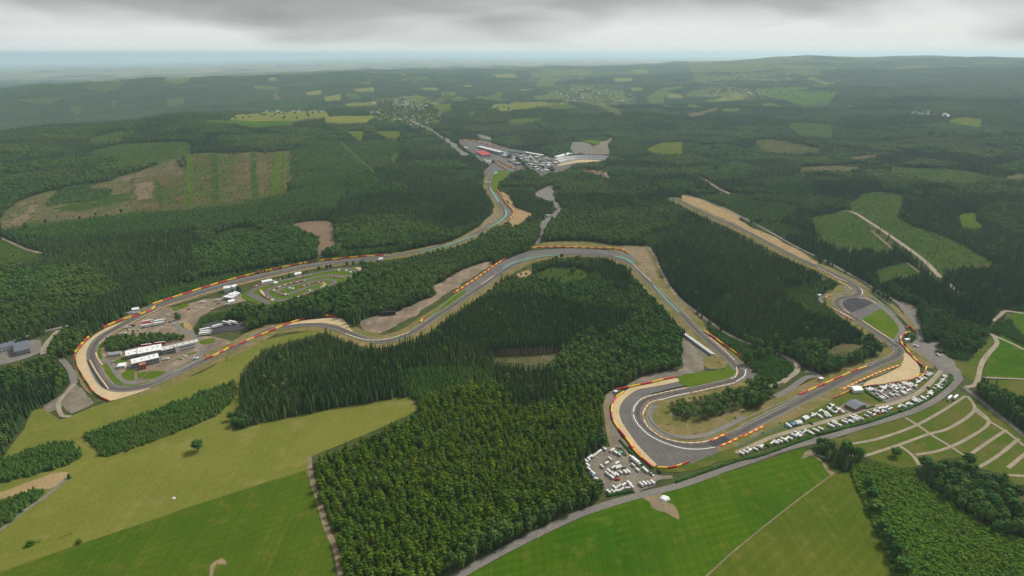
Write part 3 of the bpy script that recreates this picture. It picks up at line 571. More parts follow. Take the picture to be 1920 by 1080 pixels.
for nm, sp, w, mt, ly in [
    ('road', 'H 560,1130 640,1090 700,1056 900,945 1100,845 1300,750 1500,678 1700,622 1920,566 p 0,1050 200,982 400,912 640,848 850,790 1100,712 1350,640 1500,590 1700,490 1840,372 1880,300 1780,255 1640,160 1500,40 F 1340,840 1300,720 1200,620 1000,500 800,390 640,312 480,222 300,128 120,50 0,8', 8, 'road', 2.8),
    ('road', 'p 0,945 150,880 300,812 600,722 900,640 1150,560 1350,522 1530,440 1650,342 1730,250', 6, 'path', 2.9),
    ('road', 'I 1580,20 1700,115 1920,292 2100,450', 6, 'road', 2.6),
    ('path', 'E 1730,312 1760,360 1800,450 1850,540 1920,618 F 150,730 270,810 420,870 580,930 640,970 640,1010 560,1075', 7, 'path', 2.7),
    ('path', 'G 1740,415 1750,520 1790,650 1840,820 1890,930 1915,1060 1960,1300', 5, 'dirt', 2.0), ('path', 'G 395,515 330,575 250,640 120,728 0,830', 4, 'road', 2.3),
    ('path', 'I 852,503 600,690 300,932 155,1062 -100,1300', 1.3, 'dirt', 2.0),
    ('path', 'F 890,108 960,118 1050,172 1200,272 1350,382 1452,485', 10, 'path', 2.2), ('path', 'F 1490,510 1555,575', 6, 'path', 2.2), ('path', 'F 1060,220 1130,280 1190,335', 6, 'dirt', 2.2), ('path', 'F 1258,398 1335,457', 6, 'dirt', 2.2),
    ('path', 'F 1737,800 1768,850 1720,910 1680,970 1650,1080 I 1590,20', 6, 'path', 2.4), ('path', 'F 1690,1045 1920,1055 2100,1060', 4, 'path', 2.4), ('path', 'F 1740,728 1780,700 1820,672 1920,687 2100,700', 6, 'path', 2.4), ('path', 'F 1750,810 1840,850 1920,890', 5, 'path', 2.3),
    ('path', 'D 0,258 60,285 150,325 240,348', 7, 'path', 2.2), ('path', 'C 0,988 60,992 120,1010 200,1060 265,1092', 12, 'path', 2.0), ('path', 'E 1095,295 1120,260 1140,200', 8, 'road', 2.0),
    ('path', 'B 0,800 60,860 140,930 190,970', 14, 'young', 1.6), ('path', 'B 310,860 290,910', 14, 'young', 1.6), ('path', 'A 1060,880 1055,980 1060,1080', 6, 'straw', 1.8), ('path', 'A 1610,860 1605,980 1610,1080', 7, 'straw', 1.8), ('path', 'A 1050,982 1300,980 1620,980 1900,975', 5, 'straw', 1.8),
    ('road', 'D -100,900 0,865 200,800 320,770 480,730 620,700 800,665 900,640', 8, 'road', 2.4), ('road', 'D 330,780 280,830 250,880 245,915', 7, 'path', 2.4), ('road', 'D 345,940 400,1010 420,1080', 8, 'road', 2.4), ('road', 'G 420,0 340,90 330,130 350,180 400,185', 5, 'path', 2.5),
    ('road', 'l 335,655 420,700 480,790 540,860 620,880 750,860 950,790 1210,680 1290,540', 8, 'road', 2.7), ('road', 'l 1030,300 1060,370 1180,430 1250,470 1400,520', 9, 'road', 2.6),
    ('road', 'B 575,780 480,720 410,690 405,640 430,600', 16, 'road', 1.8), ('path', 'q 110,340 90,290 200,262 330,245 350,215 300,185', 6, 'road', 3.0),
    ('path', 'p 280,380 430,320 520,250 500,190 430,150', 6, 'path', 2.6), ('road', 'p 330,470 460,400 590,310 700,290 580,255', 8, 'road', 2.6),
    ('path', 'q 560,1075 400,1085 330,1100', 6, 'road', 2.4), ('path', 'h 900,480 830,560 830,650 900,740 1050,820 1250,845 1480,815 1900,620', 7, 'road', 3.0),
    ('path', 'h 1040,400 1450,330 1800,270', 3, 'verge', 2.9),
    ('path', 'l 1669,545 1450,640 1300,700', 3, 'verge', 2.6), ('path', 'H 1480,90 1500,250 1520,340 1560,400', 5, 'dirt', 2.4),
    ('path', 'F 1385,920 1400,860 1450,850', 8, 'road', 2.5), ('path', 'l 1040,310 1200,240 1400,160', 10, 'dirt', 2.5),
    ('path', 'k 440,480 480,430 560,390 700,352 900,306 1150,252 1330,225 1425,230 1450,265 1385,295 1200,290 1000,322 800,372 650,410 610,450 640,500 720,525 850,505 1000,450 1120,410 1240,372 1252,345 1180,330 1050,345 880,377 760,405 712,440 740,468 830,463 930,425 1020,390 1090,377', 9, 'runoff', 3.0),
    ('path', 'k 440,470 520,500 620,560', 12, 'runoff', 3.1), ('path', 'k 545,430 590,480 660,525', 6, 'gravel', 2.8), ('path', 'k 1110,365 1165,370 1110,410', 5, 'gravel', 2.8), ('path', 'k 1450,215 1495,225 1475,255', 8, 'gravel', 2.8),
    ('path', 'p 0,900 250,775 450,700 700,600', 2.5, 'fence', 2.8)]:
    ribbon(nm, sp, w, M[mt], ly)
for sp in ['940,340 1100,310 1300,240 1450,160 1590,70', '1030,405 1200,350 1380,285 1500,250 1640,150 1602,70', '1250,190 1330,240 1400,290 1500,350 1590,410', '1220,350 1290,400 1330,460', '1310,400 1450,375 1600,310 1722,218 1650,140',
           '1600,410 1700,340 1820,260', '1670,470 1780,400 1890,310', '1830,475 1920,400 2050,310', '1640,150 1720,210 1820,270 1920,350 2050,440', '1830,515 1920,520 2100,540', '880,410 800,418 740,390', '1030,405 880,405']:
    ribbon('path', 'I ' + sp, 3.6, M['path'], 2.4)

for sp in ['l 530,790 640,742 650,850 565,850', 'l 672,790 780,772 695,840', 'l 722,842 800,772 950,772 820,842', 'l 850,742 960,690 1200,592 1222,602 930,702', 'l 455,680 580,640 590,680 480,700', 'l 1250,490 1380,462 1390,510 1260,522', 'l 1060,340 1110,320 1100,370',
           'l 1000,190 1120,150 1150,170 1020,215']:
    patch('grass', sp, M['lawn'], 3.1)
patch('earth', 'l 1100,320 1140,315 1180,360 1160,395 1110,370', M['sand'], 3.1)

# ------------------------------------------------------------------ woods: which kind grows where
SPR, LAR, BRO, YOU, BUS, PIN = 1, 2, 3, 4, 5, 6
for ty, sp in [
    (YOU, 'O 20,430 250,400 420,390 640,340 645,390 520,412 350,432 150,452 30,447'), (YOU, 'O 70,395 100,358 160,346 220,348 205,378 130,388'), (YOU, 'O 545,282 740,262 752,300 690,322 642,345 540,352'), (BRO, 'D 0,620 300,480 500,430 700,560 560,650 300,740 0,820'),
    (SPR, 'D 300,420 700,330 1100,330 1180,440 900,560 700,560 480,450'), (BRO, 'D 1100,330 1600,220 1900,260 1900,380 1500,430 1160,500'), (YOU, 'D 800,600 1200,480 1900,370 1900,390 1300,500 860,640'),
    (SPR, 'E 0,60 500,0 840,-20 870,60 860,120 700,220 400,280 0,290'), (BRO, 'E 0,180 300,160 600,250 400,300 0,330'),
    (BRO, 'E -500,720 -330,640 0,540 240,400 600,320 960,210 1110,220 1100,300 900,380 640,480 540,540 540,580 300,680 0,720 -200,690'),
    (SPR, 'E 940,0 1120,30 1210,100 1110,160 970,110'), (BRO, 'E 1150,230 1200,100 1500,40 1900,60 1900,200 1500,300 1300,290'), (SPR, 'E 1350,60 1900,20 1900,100 1500,110'),
    (SPR, 'O 445,660 470,640 560,612 600,615 640,640 720,655 790,635 850,660 930,640 1030,650 1010,690 960,770 930,705 850,700 760,715 740,745 600,772 455,805 435,760'),
    (BRO, 'O 790,610 870,560 930,545 1000,525 1130,480 1170,485 1235,580 1265,650 1290,690 1150,722 1060,740 1000,700 1030,650 930,640 850,655'),
    (SPR, 'E 480,740 700,650 1000,600 1300,660 1450,720 1300,880 1160,920 830,920 600,860'), (SPR, 'E 1450,330 1560,390 1650,480 1600,600 1500,560 1400,470 1380,370'), (SPR, 'E 1350,680 1600,700 1600,820 1450,850'),
    (BRO, 'E 1600,760 1780,640 1920,900 1920,990 1500,1070 1250,1000 1250,900 1450,860'),
    (SPR, 'F -150,330 0,150 200,170 480,320 800,470 830,520 560,560 640,690 850,750 1040,820 900,860 600,915 400,830 150,680 -100,480'), (YOU, 'F 550,560 830,490 880,530 780,580 830,660 900,700 760,720 620,650'),
    (BRO, 'F 600,910 1130,840 1130,920 850,1040 680,990'), (BRO, 'F 1290,660 1360,640 1500,700 1650,880 1640,930 1400,870 1330,800'), (SPR, 'F 1130,490 1440,470 1480,600 1720,640 1740,780 1500,700 1330,640'),
    (SPR, 'F 1460,430 1560,410 1920,520 1920,640 1720,660 1500,560'), (SPR, 'F 1200,90 1300,60 1920,40 1920,440 1760,400 1480,250 1280,180'), (BRO, 'F 1660,120 1800,80 1920,100 1920,260 1700,190'),
    (LAR, 'O 585,850 640,820 700,800 785,770 765,720 750,705 850,698 932,705 962,770 1000,770 1060,740 1110,728 1142,760 1142,820 1105,842 1088,868 1100,905 1140,935 1060,975 960,1020 850,1080 800,1150 660,1150 640,1050 600,940'),
    (SPR, 'O 925,700 1000,690 1062,735 1000,772 962,772'), (BRO, 'O 1100,840 1150,800 1150,760 1165,800 1160,850'), (9, 'O 750,702 850,692 925,695 932,718 860,740 775,750'),
    (BRO, 'O 830,1090 850,1040 960,990 1140,920 1150,940 1000,1010 870,1090'),
    (YOU, 'G 450,280 560,230 900,130 1200,10 1320,-30 1325,80 1200,190 1050,250 870,320 620,412 560,410 540,360'), (YOU, 'G -200,480 0,420 200,340 330,305 400,310 470,400 400,450 200,512 0,562 -200,640'), (YOU, 'G -200,760 0,650 180,578 280,600 120,720 0,822 -200,960'),
    (BUS, 'I 940,470 1100,440 1300,480 1340,560 1750,840 1900,870 2100,1000 2100,1400 1400,1400 1200,1080 1000,640'),
    (BRO, 'D 0,960 130,930 320,910 340,980 300,1080 0,1140 -200,1200 -200,1000'), (BRO, 'D 290,840 400,790 510,800 430,910 330,930'), (8, 'l 365,570 380,440 500,410 700,400 1000,385 1165,450 1110,490 900,520 620,570 450,620'), (8, 'l 1020,215 1090,250 1095,305 1035,305'), (8, 'k 725,280 825,262 825,305 735,315'),
    (PIN, 'h 1030,500 1080,440 1220,370 1420,345 1900,240 2000,230 2100,270 2200,340 2180,400 1900,510 1600,620 1400,660 1200,650 1080,600'),
    (BRO, 'I 1640,60 1720,30 1920,90 2100,200 2100,360 1920,250 1800,170'), (BRO, 'I 1340,440 1420,430 1600,420 1850,500 1920,640 1950,780 1760,820 1700,700 1560,650 1450,580'), (BRO, 'I 740,310 850,340 960,330 1030,390 1020,440 880,420 760,390'),
    (YOU, 'p -200,380 0,340 240,130 470,160 490,240 420,330 300,380 100,360')]:
    stamp_poly(smooth_poly(pts(sp), 12.0), 'type', ty)
VILLAGES = ['O 690,190 760,180 832,193 826,234 795,250 768,238 698,226', 'O 1025,170 1100,163 1186,176 1190,198 1056,192', 'C 1195,630 1350,622 1545,650 1505,675 1248,650', 'A 1485,618 1830,612 1845,634 1495,638', 'O 1288,110 1502,116 1484,152 1296,142', 'O 995,140 1092,128 1095,152 1008,157', 'O 1398,168 1492,170 1484,187 1396,187', 'O 1316,163 1402,166 1394,184 1322,182']
for sp in VILLAGES:
    patch('village_ground', sp, M['terrace'], 0.9, opened=False, rough=0.6); stamp_poly(smooth_poly(pts(sp), 20.0), 'type', 7)
# stands of trees inside open polygons take their ground back
def regrow(sp):
    stamp_poly(smooth_poly(pts(sp), 10.0), 'open', False)
for sp in ['G 450,280 560,230 900,130 1200,10 1320,-30 1325,80 1200,190 1050,250 870,320 620,412 560,410 540,360', 'G -200,480 0,420 200,340 330,305 400,310 470,400 400,450 200,512 0,562 -200,640', 'G -200,760 0,650 180,578 280,600 120,720 0,822 -200,960',
           'l 375,565 390,455 500,425 700,412 1000,398 1155,450 1100,485 900,510 620,560 450,610', 'h 1050,520 1100,460 1240,410 1450,380 1900,290 2000,270 2080,300 2170,350 2150,390 1900,490 1600,600 1400,640 1200,630 1100,590',
           'I 750,320 850,345 870,395 780,385', 'I 880,340 960,340 1025,400 1000,430 890,400', 'k 730,285 815,270 820,300 740,310', 'l 1150,110 1280,95 1290,130 1160,165', 'l 1025,225 1080,260 1085,300 1040,300', 'O 80,388 100,362 160,350 212,352 200,374 130,382']:
    regrow(sp)

# ------------------------------------------------------------------ tree shapes
def tube(V, F, FM, p0, p1, r0, r1, n, mi):
    p0 = np.array(p0, float); p1 = np.array(p1, float); d = p1 - p0; d /= np.linalg.norm(d)
    a = np.cross(d, (0.3, 0.9, 0.2)); a /= np.linalg.norm(a); b = np.cross(d, a); k = len(V)
    for p, r in ((p0, r0), (p1, r1)):
        for i in range(n):
            t = 2 * math.pi * i / n; V.append(p + r * (math.cos(t) * a + math.sin(t) * b))
    for i in range(n): F.append((k + i, k + (i + 1) % n, k + n + (i + 1) % n, k + n + i)); FM.append(mi)
_ico = {}
def ico(sub):
    if sub not in _ico:
        bm = bmesh.new(); bmesh.ops.create_icosphere(bm, subdivisions=sub, radius=1)
        _ico[sub] = (np.array([v.co[:] for v in bm.verts]), [tuple(v.index for v in f.verts) for f in bm.faces]); bm.free()
    return _ico[sub]
def clump(V, F, rs, c, rad, sub=1, squash=0.8):
    v, f = ico(sub); k = len(V)
    w = v * (1 + rs.uniform(-0.34, 0.30, (len(v), 1))) * np.array([rad, rad, rad * squash]) + np.array(c)
    V.extend(w); F.extend([tuple(a + k for a in q) for q in f])
def sprays(V, F, rs, n, fn, size):
    """leaf sprays: small bent faces scattered through the crown"""
    for _ in range(n):
        c = np.array(fn()); a = rs.normal(size=3); a /= np.linalg.norm(a); b = np.cross(a, rs.normal(size=3)); b /= np.linalg.norm(b)
        s = size * rs.uniform(0.6, 1.3); k = len(V)
        V.extend([c - a * s, c + b * s * 0.7, c + a * s, c - b * s * 0.7 + np.cross(a, b) * s * 0.4]); F.append((k, k + 1, k + 2)); F.append((k, k + 2, k + 3))
def spruce(rs, H=19., W=2.8, layers=9, bare=0.10, n=8, ragged=0.30):
    V, F = [], []
    for L_ in range(layers):
        t = L_ / (layers - 1); z0 = H * (bare + (0.97 - bare) * t); rad = W * (1 - t) ** 0.8 + 0.25
        k = len(V); top = z0 + H * 0.115; V.append((rs.normal(0, .1), rs.normal(0, .1), min(top, H))); ph = rs.uniform(0, 6.28)
        for i in range(2 * n):
            a = ph + math.pi * i / n; rr_ = rad * (rs.uniform(1 - ragged, 1.15) if i % 2 == 0 else rs.uniform(0.62, 0.82))
            V.append((rr_ * math.cos(a), rr_ * math.sin(a), z0 - (rad * 0.42 if i % 2 == 0 else 0.05 * rad) + rs.normal(0, .15)))
        for i in range(2 * n): F.append((k, k + 1 + i, k + 1 + (i + 1) % (2 * n)))
    return V, F
def conical(rs, H=13., W=2.35, bare=0.10, n=14, dens=60):
    V, F = [], []
    for i in range(n):
        t = (i + 0.5) / n; z = H * (bare + (0.9 - bare) * t); prof = W * (math.sin(math.pi * min(1, 0.22 + 0.78 * t)) ** 0.7 * 0.85 + 0.1)
        a = i * 2.4 + rs.uniform(0, 1); o = prof * 0.48
        clump(V, F, rs, (o * math.cos(a), o * math.sin(a), z), prof * 0.62, 1, 1.15)
    def fn():
        t = rs.uniform(0, 1); a = rs.uniform(0, 6.28); pr = W * (math.sin(math.pi * min(1, 0.2 + 0.8 * t)) ** 0.7 * 0.95 + 0.1)
        return (pr * math.cos(a), pr * math.sin(a), H * (bare + (1 - bare) * t))
    sprays(V, F, rs, dens, fn, 0.38)
    return V, F
def broad(rs, H=15., W=4.6, bare=0.2, n=22, dens=120, sub=1):
    V, F = [], []
    hc = H * (bare + 1) / 2; hz = H * (1 - bare) / 2
    for i in range(n):
        z = 1 - 2 * (i + 0.5) / n * 0.86; q = math.sqrt(max(0, 1 - z * z)); a = i * 2.39996 + rs.uniform(-.3, .3); s = rs.uniform(0.5, 0.76)
        clump(V, F, rs, (W * s * q * math.cos(a), W * s * q * math.sin(a), hc + hz * z * rs.uniform(0.6, 0.85)), W * rs.uniform(0.26, 0.44), sub)
    def fn():
        d = rs.normal(size=3); d /= np.linalg.norm(d); s = rs.uniform(0.75, 1.08)
        return (W * d[0] * s, W * d[1] * s, hc + hz * d[2] * s)
    sprays(V, F, rs, dens, fn, 0.5)
    return V, F
def trunk_geo(H, r, top=0.8, limbs=0, rs=None):
    V, F, FM = [], [], []
    tube(V, F, FM, (0, 0, -0.5), (0.1, 0.05, H * top * 0.5), r, r * 0.7, 6, 0); tube(V, F, FM, (0.1, 0.05, H * top * 0.5), (0, 0, H * top), r * 0.7, r * 0.25, 6, 0)
    for i in range(limbs):
        a = 6.28 * i / limbs + 0.4; z = H * (0.3 + 0.06 * i)
        tube(V, F, FM, (0, 0, z), (H * .2 * math.cos(a), H * .2 * math.sin(a), z + H * .2), r * .45, r * .12, 5, 0)
    return V, F
KIND = {}
def kind(name, crowns, trunkg, lmat):
    col = bpy.data.collections.new(name + '_shapes'); crown_m = []; tm = mesh(name + '_trunk', trunkg[0], trunkg[1], M['bark'])
    for i, (V, F) in enumerate(crowns):
        crown_m.append(mesh(name + '_crown', V, F, M[lmat]))
        nv = len(V); me = mesh(name + '_whole', list(V) + list(trunkg[0]), list(F) + [tuple(a + nv for a in f) for f in trunkg[1]], [M[lmat], M['bark']], [0] * len(F) + [1] * len(trunkg[1]))
        o = bpy.data.objects.new(name + '_shape%d' % i, me); col.objects.link(o)
    KIND[name] = dict(col=col, crowns=crown_m, trunk=tm)
rs = np.random.default_rng(21)
kind('spruce', [spruce(rs, rs.uniform(13.5, 17), rs.uniform(1.9, 2.4)) for _ in range(6)], trunk_geo(14, .26, .95), 'l_spruce')
kind('larch', [conical(rs, 14.0, 2.55, 0.08, 13, 50) for _ in range(4)], trunk_geo(13, .22, .9), 'l_larch')
kind('broadleaf', [broad(rs) for _ in range(4)], trunk_geo(15, .38, .7, 5), 'l_broad')
kind('young', [spruce(rs, 6.0, 1.7, 6, 0.02, 7) for _ in range(2)] + [conical(rs, 6.0, 1.6, 0.05, 8, 30)], trunk_geo(6, .1, .8), 'l_young')
kind('shrub', [broad(rs, 3.6, 2.1, -0.2, 12, 60) for _ in range(3)], trunk_geo(3.4, .1, .6), 'l_bush')
kind('pine', [broad(rs, 14, 2.5, 0.45, 12, 60) for _ in range(3)], trunk_geo(14, .24, .9), 'l_broad')
kind('block', [spruce(rs, 9.5, 2.2, 7, 0.03, 7) for _ in range(3)], trunk_geo(9, .14, .8), 'l_young')
kind('barespruce', [spruce(rs, 22., 2.4, 5, .58, 8) for _ in range(3)], trunk_geo(22, .55, .9), 'l_spruce'); KIND['barespruce']['trunk'].materials[0] = M['pale_bark']
# far off a wood is built from groups of crowns
def grove(rs, mode):
    V, F = [], []
    for _ in range(7):
        x, y = rs.uniform(-8, 8, 2); s = rs.uniform(0.75, 1.15)
        v, f = spruce(rs, 22, 3.4, 4, .1, 4) if mode == 0 else conical(rs, 17, 4.2, 0.05, 4, 0)
        k = len(V); V.extend([(a * s + x, b * s + y, c * s) for a, b, c in v]); F.extend([tuple(q + k for q in t_) for t_ in f])
    return V, F
kind('groveconifer', [grove(rs, 0) for _ in range(4)], trunk_geo(10, .3, .8), 'l_spruce')
kind('grovebroad', [grove(rs, 1) for _ in range(4)], trunk_geo(10, .3, .8), 'l_broad')

# ------------------------------------------------------------------ scatter the woods
def vnoise(x, y, s, seed): return _wob(x, y, s, seed)
SETS = {k: [] for k in KIND}
def emit(k, x, y, sx, sz, tint, tone):
    if len(x): SETS[k].append(np.column_stack([x, y, sx, sz, tint, tone]))
ALLK = (SPR, LAR, BRO, YOU, BUS, PIN)
for r0, r1, s, only in [(330, 1150, 2.7, (YOU, BUS)), (1150, 1300, 4.6, (YOU, BUS)), (330, 1300, 5.9, (LAR, PIN)), (330, 1300, 4.8, (BRO,)), (330, 1300, 4.2, (8,)), (330, 1300, 3.4, (SPR, 9)), (1300, 2300, 5.7, ALLK + (8,)), (2300, 3900, 9.0, ALLK), (3900, 6200, 16.0, ALLK), (6200, 10200, 24.0, ALLK)]:
    xm = r1 * math.sin(R(47)); gx = np.arange(-xm, xm, s); gy = np.arange(0, r1, s * 0.9)
    GX, GY = np.meshgrid(gx, gy); GX = GX + (np.arange(len(gy)) % 2)[:, None] * s / 2
    X = (GX + RNG.uniform(-.38, .38, GX.shape) * s).ravel(); Y = (GY + RNG.uniform(-.38, .38, GX.shape) * s).ravel()
    rd = np.hypot(X, Y); ok = (rd >= r0) & (rd < r1) & (np.abs(X) < Y * 1.05 + 50); X, Y = X[ok], Y[ok]
    Zg = hgt(X, Y); px, py = proj(X, Y, Zg)
    ok = (px > -220) & (px < 2140) & (py < 1290); X, Y, Zg = X[ok], Y[ok], Zg[ok]
    ok = ~look(X, Y, 'open') & (RNG.uniform(0, 1, len(X)) > .05) & (vnoise(X, Y, 45, 47) + .5 * vnoise(X, Y, 23, 48) < 1.75); X, Y, Zg = X[ok], Y[ok], Zg[ok]
    ty = look(X, Y, 'type'); rd = np.hypot(X, Y)
    nm = vnoise(X, Y, 420, 31) + 0.5 * vnoise(X, Y, 130, 32)
    d = ty == 0
    k_s = np.where(rd > 3600, 2.0, 1.0); ua = (X * .93 + Y * .36 + 45 * _wob(X, Y, 500, 51)) / (210 * k_s); va = (-X * .36 + Y * .93 + 45 * _wob(X, Y, 500, 52)) / (150 * k_s)
    ci, cj = np.floor(ua + .5 * (np.floor(va) % 2)), np.floor(va); hs = np.abs(np.sin(ci * 127.1 + cj * 311.7) * 43758.5453) % 1; h2 = np.abs(np.sin(ci * 269.5 + cj * 183.3) * 24634.634) % 1; h3 = np.abs(np.sin(ci * 91.7 + cj * 77.3) * 15731.743) % 1
    # no stray trees on slivers of ground between two open areas
    near_open = sum(look(X + a * 11, Y + b * 11, 'open').astype(int) for a, b in ((1, 0), (-1, 0), (0, 1), (0, -1), (.7, .7), (-.7, -.7), (.7, -.7), (-.7, .7)))
    kp = ~((rd < 2500) & d & (near_open >= 4)); X, Y, Zg, ty, rd, nm, d, hs, h2, h3 = X[kp], Y[kp], Zg[kp], ty[kp], rd[kp], nm[kp], d[kp], hs[kp], h2[kp], h3[kp]
    pick_ = hs + .12 * nm; ty = np.where(d & (pick_ < .40), SPR, np.where(d & (pick_ > .84), YOU, np.where(d, BRO, ty)))
    vil = ty == 7; ty = np.where(vil, BRO, ty); kp = ~vil | (RNG.uniform(0, 1, len(ty)) < 0.22); X, Y, Zg, ty, rd, h2, h3 = X[kp], Y[kp], Zg[kp], ty[kp], rd[kp], h2[kp], h3[kp]
    # some mixing inside each stand
    u = RNG.uniform(0, 1, len(X)); ty = np.where((ty == BRO) & (u < 0.10), SPR, ty); ty = np.where((ty == SPR) & (u < 0.05) & (rd < 2500), BRO, ty); ty = np.where((ty == LAR) & (u < 0.03), BRO, ty)
    ht = np.choose(ty, [0, 15.5, 13, 15, 6, 3.6, 9.5, 0, 8.5, 9.5]).astype(float)
    # a wood stops where its crowns would hang over the open ground seen behind it
    for fr in (0.45, 0.9):
        top = ht * fr; q = (CAM_H - Zg) / (CAM_H - Zg - top)
        keep = ~look(X * q, Y * q, 'open') | (rd > 7000)
        X, Y, Zg, ty, rd, ht, h2, h3 = X[keep], Y[keep], Zg[keep], ty[keep], rd[keep], ht[keep], h2[keep], h3[keep]
    keep = np.isin(ty, only); X, Y, Zg, ty, rd, ht, h2, h3 = X[keep], Y[keep], Zg[keep], ty[keep], rd[keep], ht[keep], h2[keep], h3[keep]
    n = len(X); g = np.clip(RNG.normal(0.98, 0.19, n), .5, 1.5) * (1 + .10 * vnoise(X, Y, 90, 46)); big = vnoise(X, Y, 160, 41) * 0.25 + 0.45; huge = vnoise(X, Y, 700, 44) * 0.15 + 0.05 + h2 * .62; g = g * (.82 + .3 * h3)
    tint = np.clip(big + (h3 - .5) * .5 + RNG.normal(0, .28, n), 0, 1); tone = np.clip(huge + RNG.normal(0, .2, n) + .5 * (RNG.uniform(0, 1, n) < .05), 0, 1)
    e = max(1.0, s / 4.6)
    if s < 15:
        for code, k, dens, wx in [(SPR, 'spruce', 1, 1.13), (LAR, 'larch', 1, 1.05), (BRO, 'broadleaf', .92, 0.68), (8, 'broadleaf', 1, .58), (9, 'block', 1, 1.05), (YOU, 'young', 1, 1.25), (BUS, 'shrub', 1, 1.2), (PIN, 'pine', .85, 1.15)]:
            m_ = (ty == code) & (RNG.uniform(0, 1, n) < dens)
            sx = g[m_] * wx * e * RNG.uniform(.9, 1.1, m_.sum()); sz = g[m_] * RNG.uniform(.88, 1.12, m_.sum()) * (.58 if code == 8 else 1.0)
            emit(k, X[m_], Y[m_], sx, sz, tint[m_], tone[m_])
    else:
        sc_ = s / 15.0
        m_ = (ty == SPR); emit('groveconifer', X[m_], Y[m_], g[m_] * sc_, g[m_], tint[m_], tone[m_])
        m_ = (ty != SPR); sz = np.where(ty[m_] == YOU, .4, .9) * g[m_]; emit('grovebroad', X[m_], Y[m_], g[m_] * sc_, sz, tint[m_], tone[m_])

for P_, mt in SCRUB:
    rm = np.hypot(*P_.T).mean(); lo, hi = P_.min(0), P_.max(0); sp_ = max(3.5, rm * 0.0030) * dict(young=.9, clearcut=1.1, brash=1.5, fell_red=1.4)[mt]
    n = int((hi[0] - lo[0]) * (hi[1] - lo[1]) / sp_ ** 2); x = RNG.uniform(lo[0], hi[0], n); y = RNG.uniform(lo[1], hi[1], n); ok = inside(P_, x, y) & (_wob(x, y, 90, 61) > -0.9); x, y = x[ok], y[ok]; n = len(x)
    e = max(.45, rm * .0004) * RNG.uniform(.5, 1.2, n); emit('young' if mt == 'young' else 'shrub', x, y, e * .9, np.minimum(e, 1.1) * .7, RNG.uniform(0, .8, n), RNG.uniform(.2, .9, n))

tq = TQ[RNG.integers(0, len(TQ), 5200)]; tq = tq + RNG.normal(0, 1, tq.shape) * 15
dmin = np.min(np.hypot(tq[:, None, 0] - TQ[None, ::3, 0], tq[:, None, 1] - TQ[None, ::3, 1]), 1); ok = (dmin > 15) & (dmin < 30) & ~look(tq[:, 0], tq[:, 1], 'hard'); tq = tq[ok]; n = len(tq); mo = _wob(tq[:, 0], tq[:, 1], 50, 71) > .1; tq = tq[mo]; n = len(tq)
emit('shrub', tq[:, 0], tq[:, 1], RNG.uniform(.3, .75, n), RNG.uniform(.2, .6, n), RNG.uniform(0, .5, n), RNG.uniform(0, .9, n))
def forest(name, arr, k, label, cat):
    x, y = arr[:, 0], arr[:, 1]; n = len(arr)
    me = bpy.data.meshes.new(name); me.vertices.add(n)
    me.vertices.foreach_set('co', np.column_stack([x, y, hgt(x, y)]).astype(np.float32).ravel())
    def att(nm, tp, v):
        a = me.attributes.new(nm, tp, 'POINT'); a.data.foreach_set('vector' if tp == 'FLOAT_VECTOR' else 'value', np.ascontiguousarray(v, np.float32).ravel() if tp != 'INT' else np.ascontiguousarray(v, np.int32))
    att('sc', 'FLOAT_VECTOR', np.column_stack([arr[:, 2], arr[:, 2], arr[:, 3]])); att('rot', 'FLOAT_VECTOR', np.column_stack([RNG.normal(0, .03, n), RNG.normal(0, .03, n), RNG.uniform(0, 6.28, n)]))
    att('tint', 'FLOAT', arr[:, 4]); att('tone', 'FLOAT', arr[:, 5]); att('pick', 'INT', RNG.integers(0, 100, n))
    me.materials.append(M['l_spruce'])
    o = link(name, me, label=label, cat=cat, kind='stuff')
    ng = bpy.data.node_groups.new(name, 'GeometryNodeTree'); ng.interface.new_socket('Geometry', in_out='INPUT', socket_type='NodeSocketGeometry'); ng.interface.new_socket('Geometry', in_out='OUTPUT', socket_type='NodeSocketGeometry')
    a = ng.nodes.new('NodeGroupInput'); b = ng.nodes.new('NodeGroupOutput'); ip = ng.nodes.new('GeometryNodeInstanceOnPoints'); ci = ng.nodes.new('GeometryNodeCollectionInfo')
    ci.inputs['Collection'].default_value = KIND[k]['col']; ci.inputs['Separate Children'].default_value = True; ci.inputs['Reset Children'].default_value = True
    ip.inputs['Pick Instance'].default_value = True
    def na(nm, tp):
        q = ng.nodes.new('GeometryNodeInputNamedAttribute'); q.data_type = tp; q.inputs['Name'].default_value = nm; return q.outputs['Attribute']
    ng.links.new(a.outputs[0], ip.inputs['Points']); ng.links.new(ci.outputs[0], ip.inputs['Instance']); ng.links.new(na('pick', 'INT'), ip.inputs['Instance Index'])
    ng.links.new(na('rot', 'FLOAT_VECTOR'), ip.inputs['Rotation']); ng.links.new(na('sc', 'FLOAT_VECTOR'), ip.inputs['Scale']); ng.links.new(ip.outputs[0], b.inputs[0])
    md = o.modifiers.new('trees', 'NODES'); md.node_group = ng
    return o
def one_tree(name, k, x, y, sx, sz, tint, tone, label, group=None, i=None):
    e_ = link(name, None, label=label, cat='tree' if k != 'shrub' else 'shrub', group=group)
    e_.location = (x, y, float(hgt(x, y))); e_.rotation_euler = (0, 0, random.uniform(0, 6.28)); e_.scale = (sx, sx, sz); e_.empty_display_size = 1
    K = KIND[k]; t_ = link('trunk', K['trunk'], e_); c_ = link('crown', K['crowns'][random.randrange(len(K['crowns'])) if i is None else i], e_)
    c_['tint'] = float(tint); c_['tone'] = float(tone)
    return e_
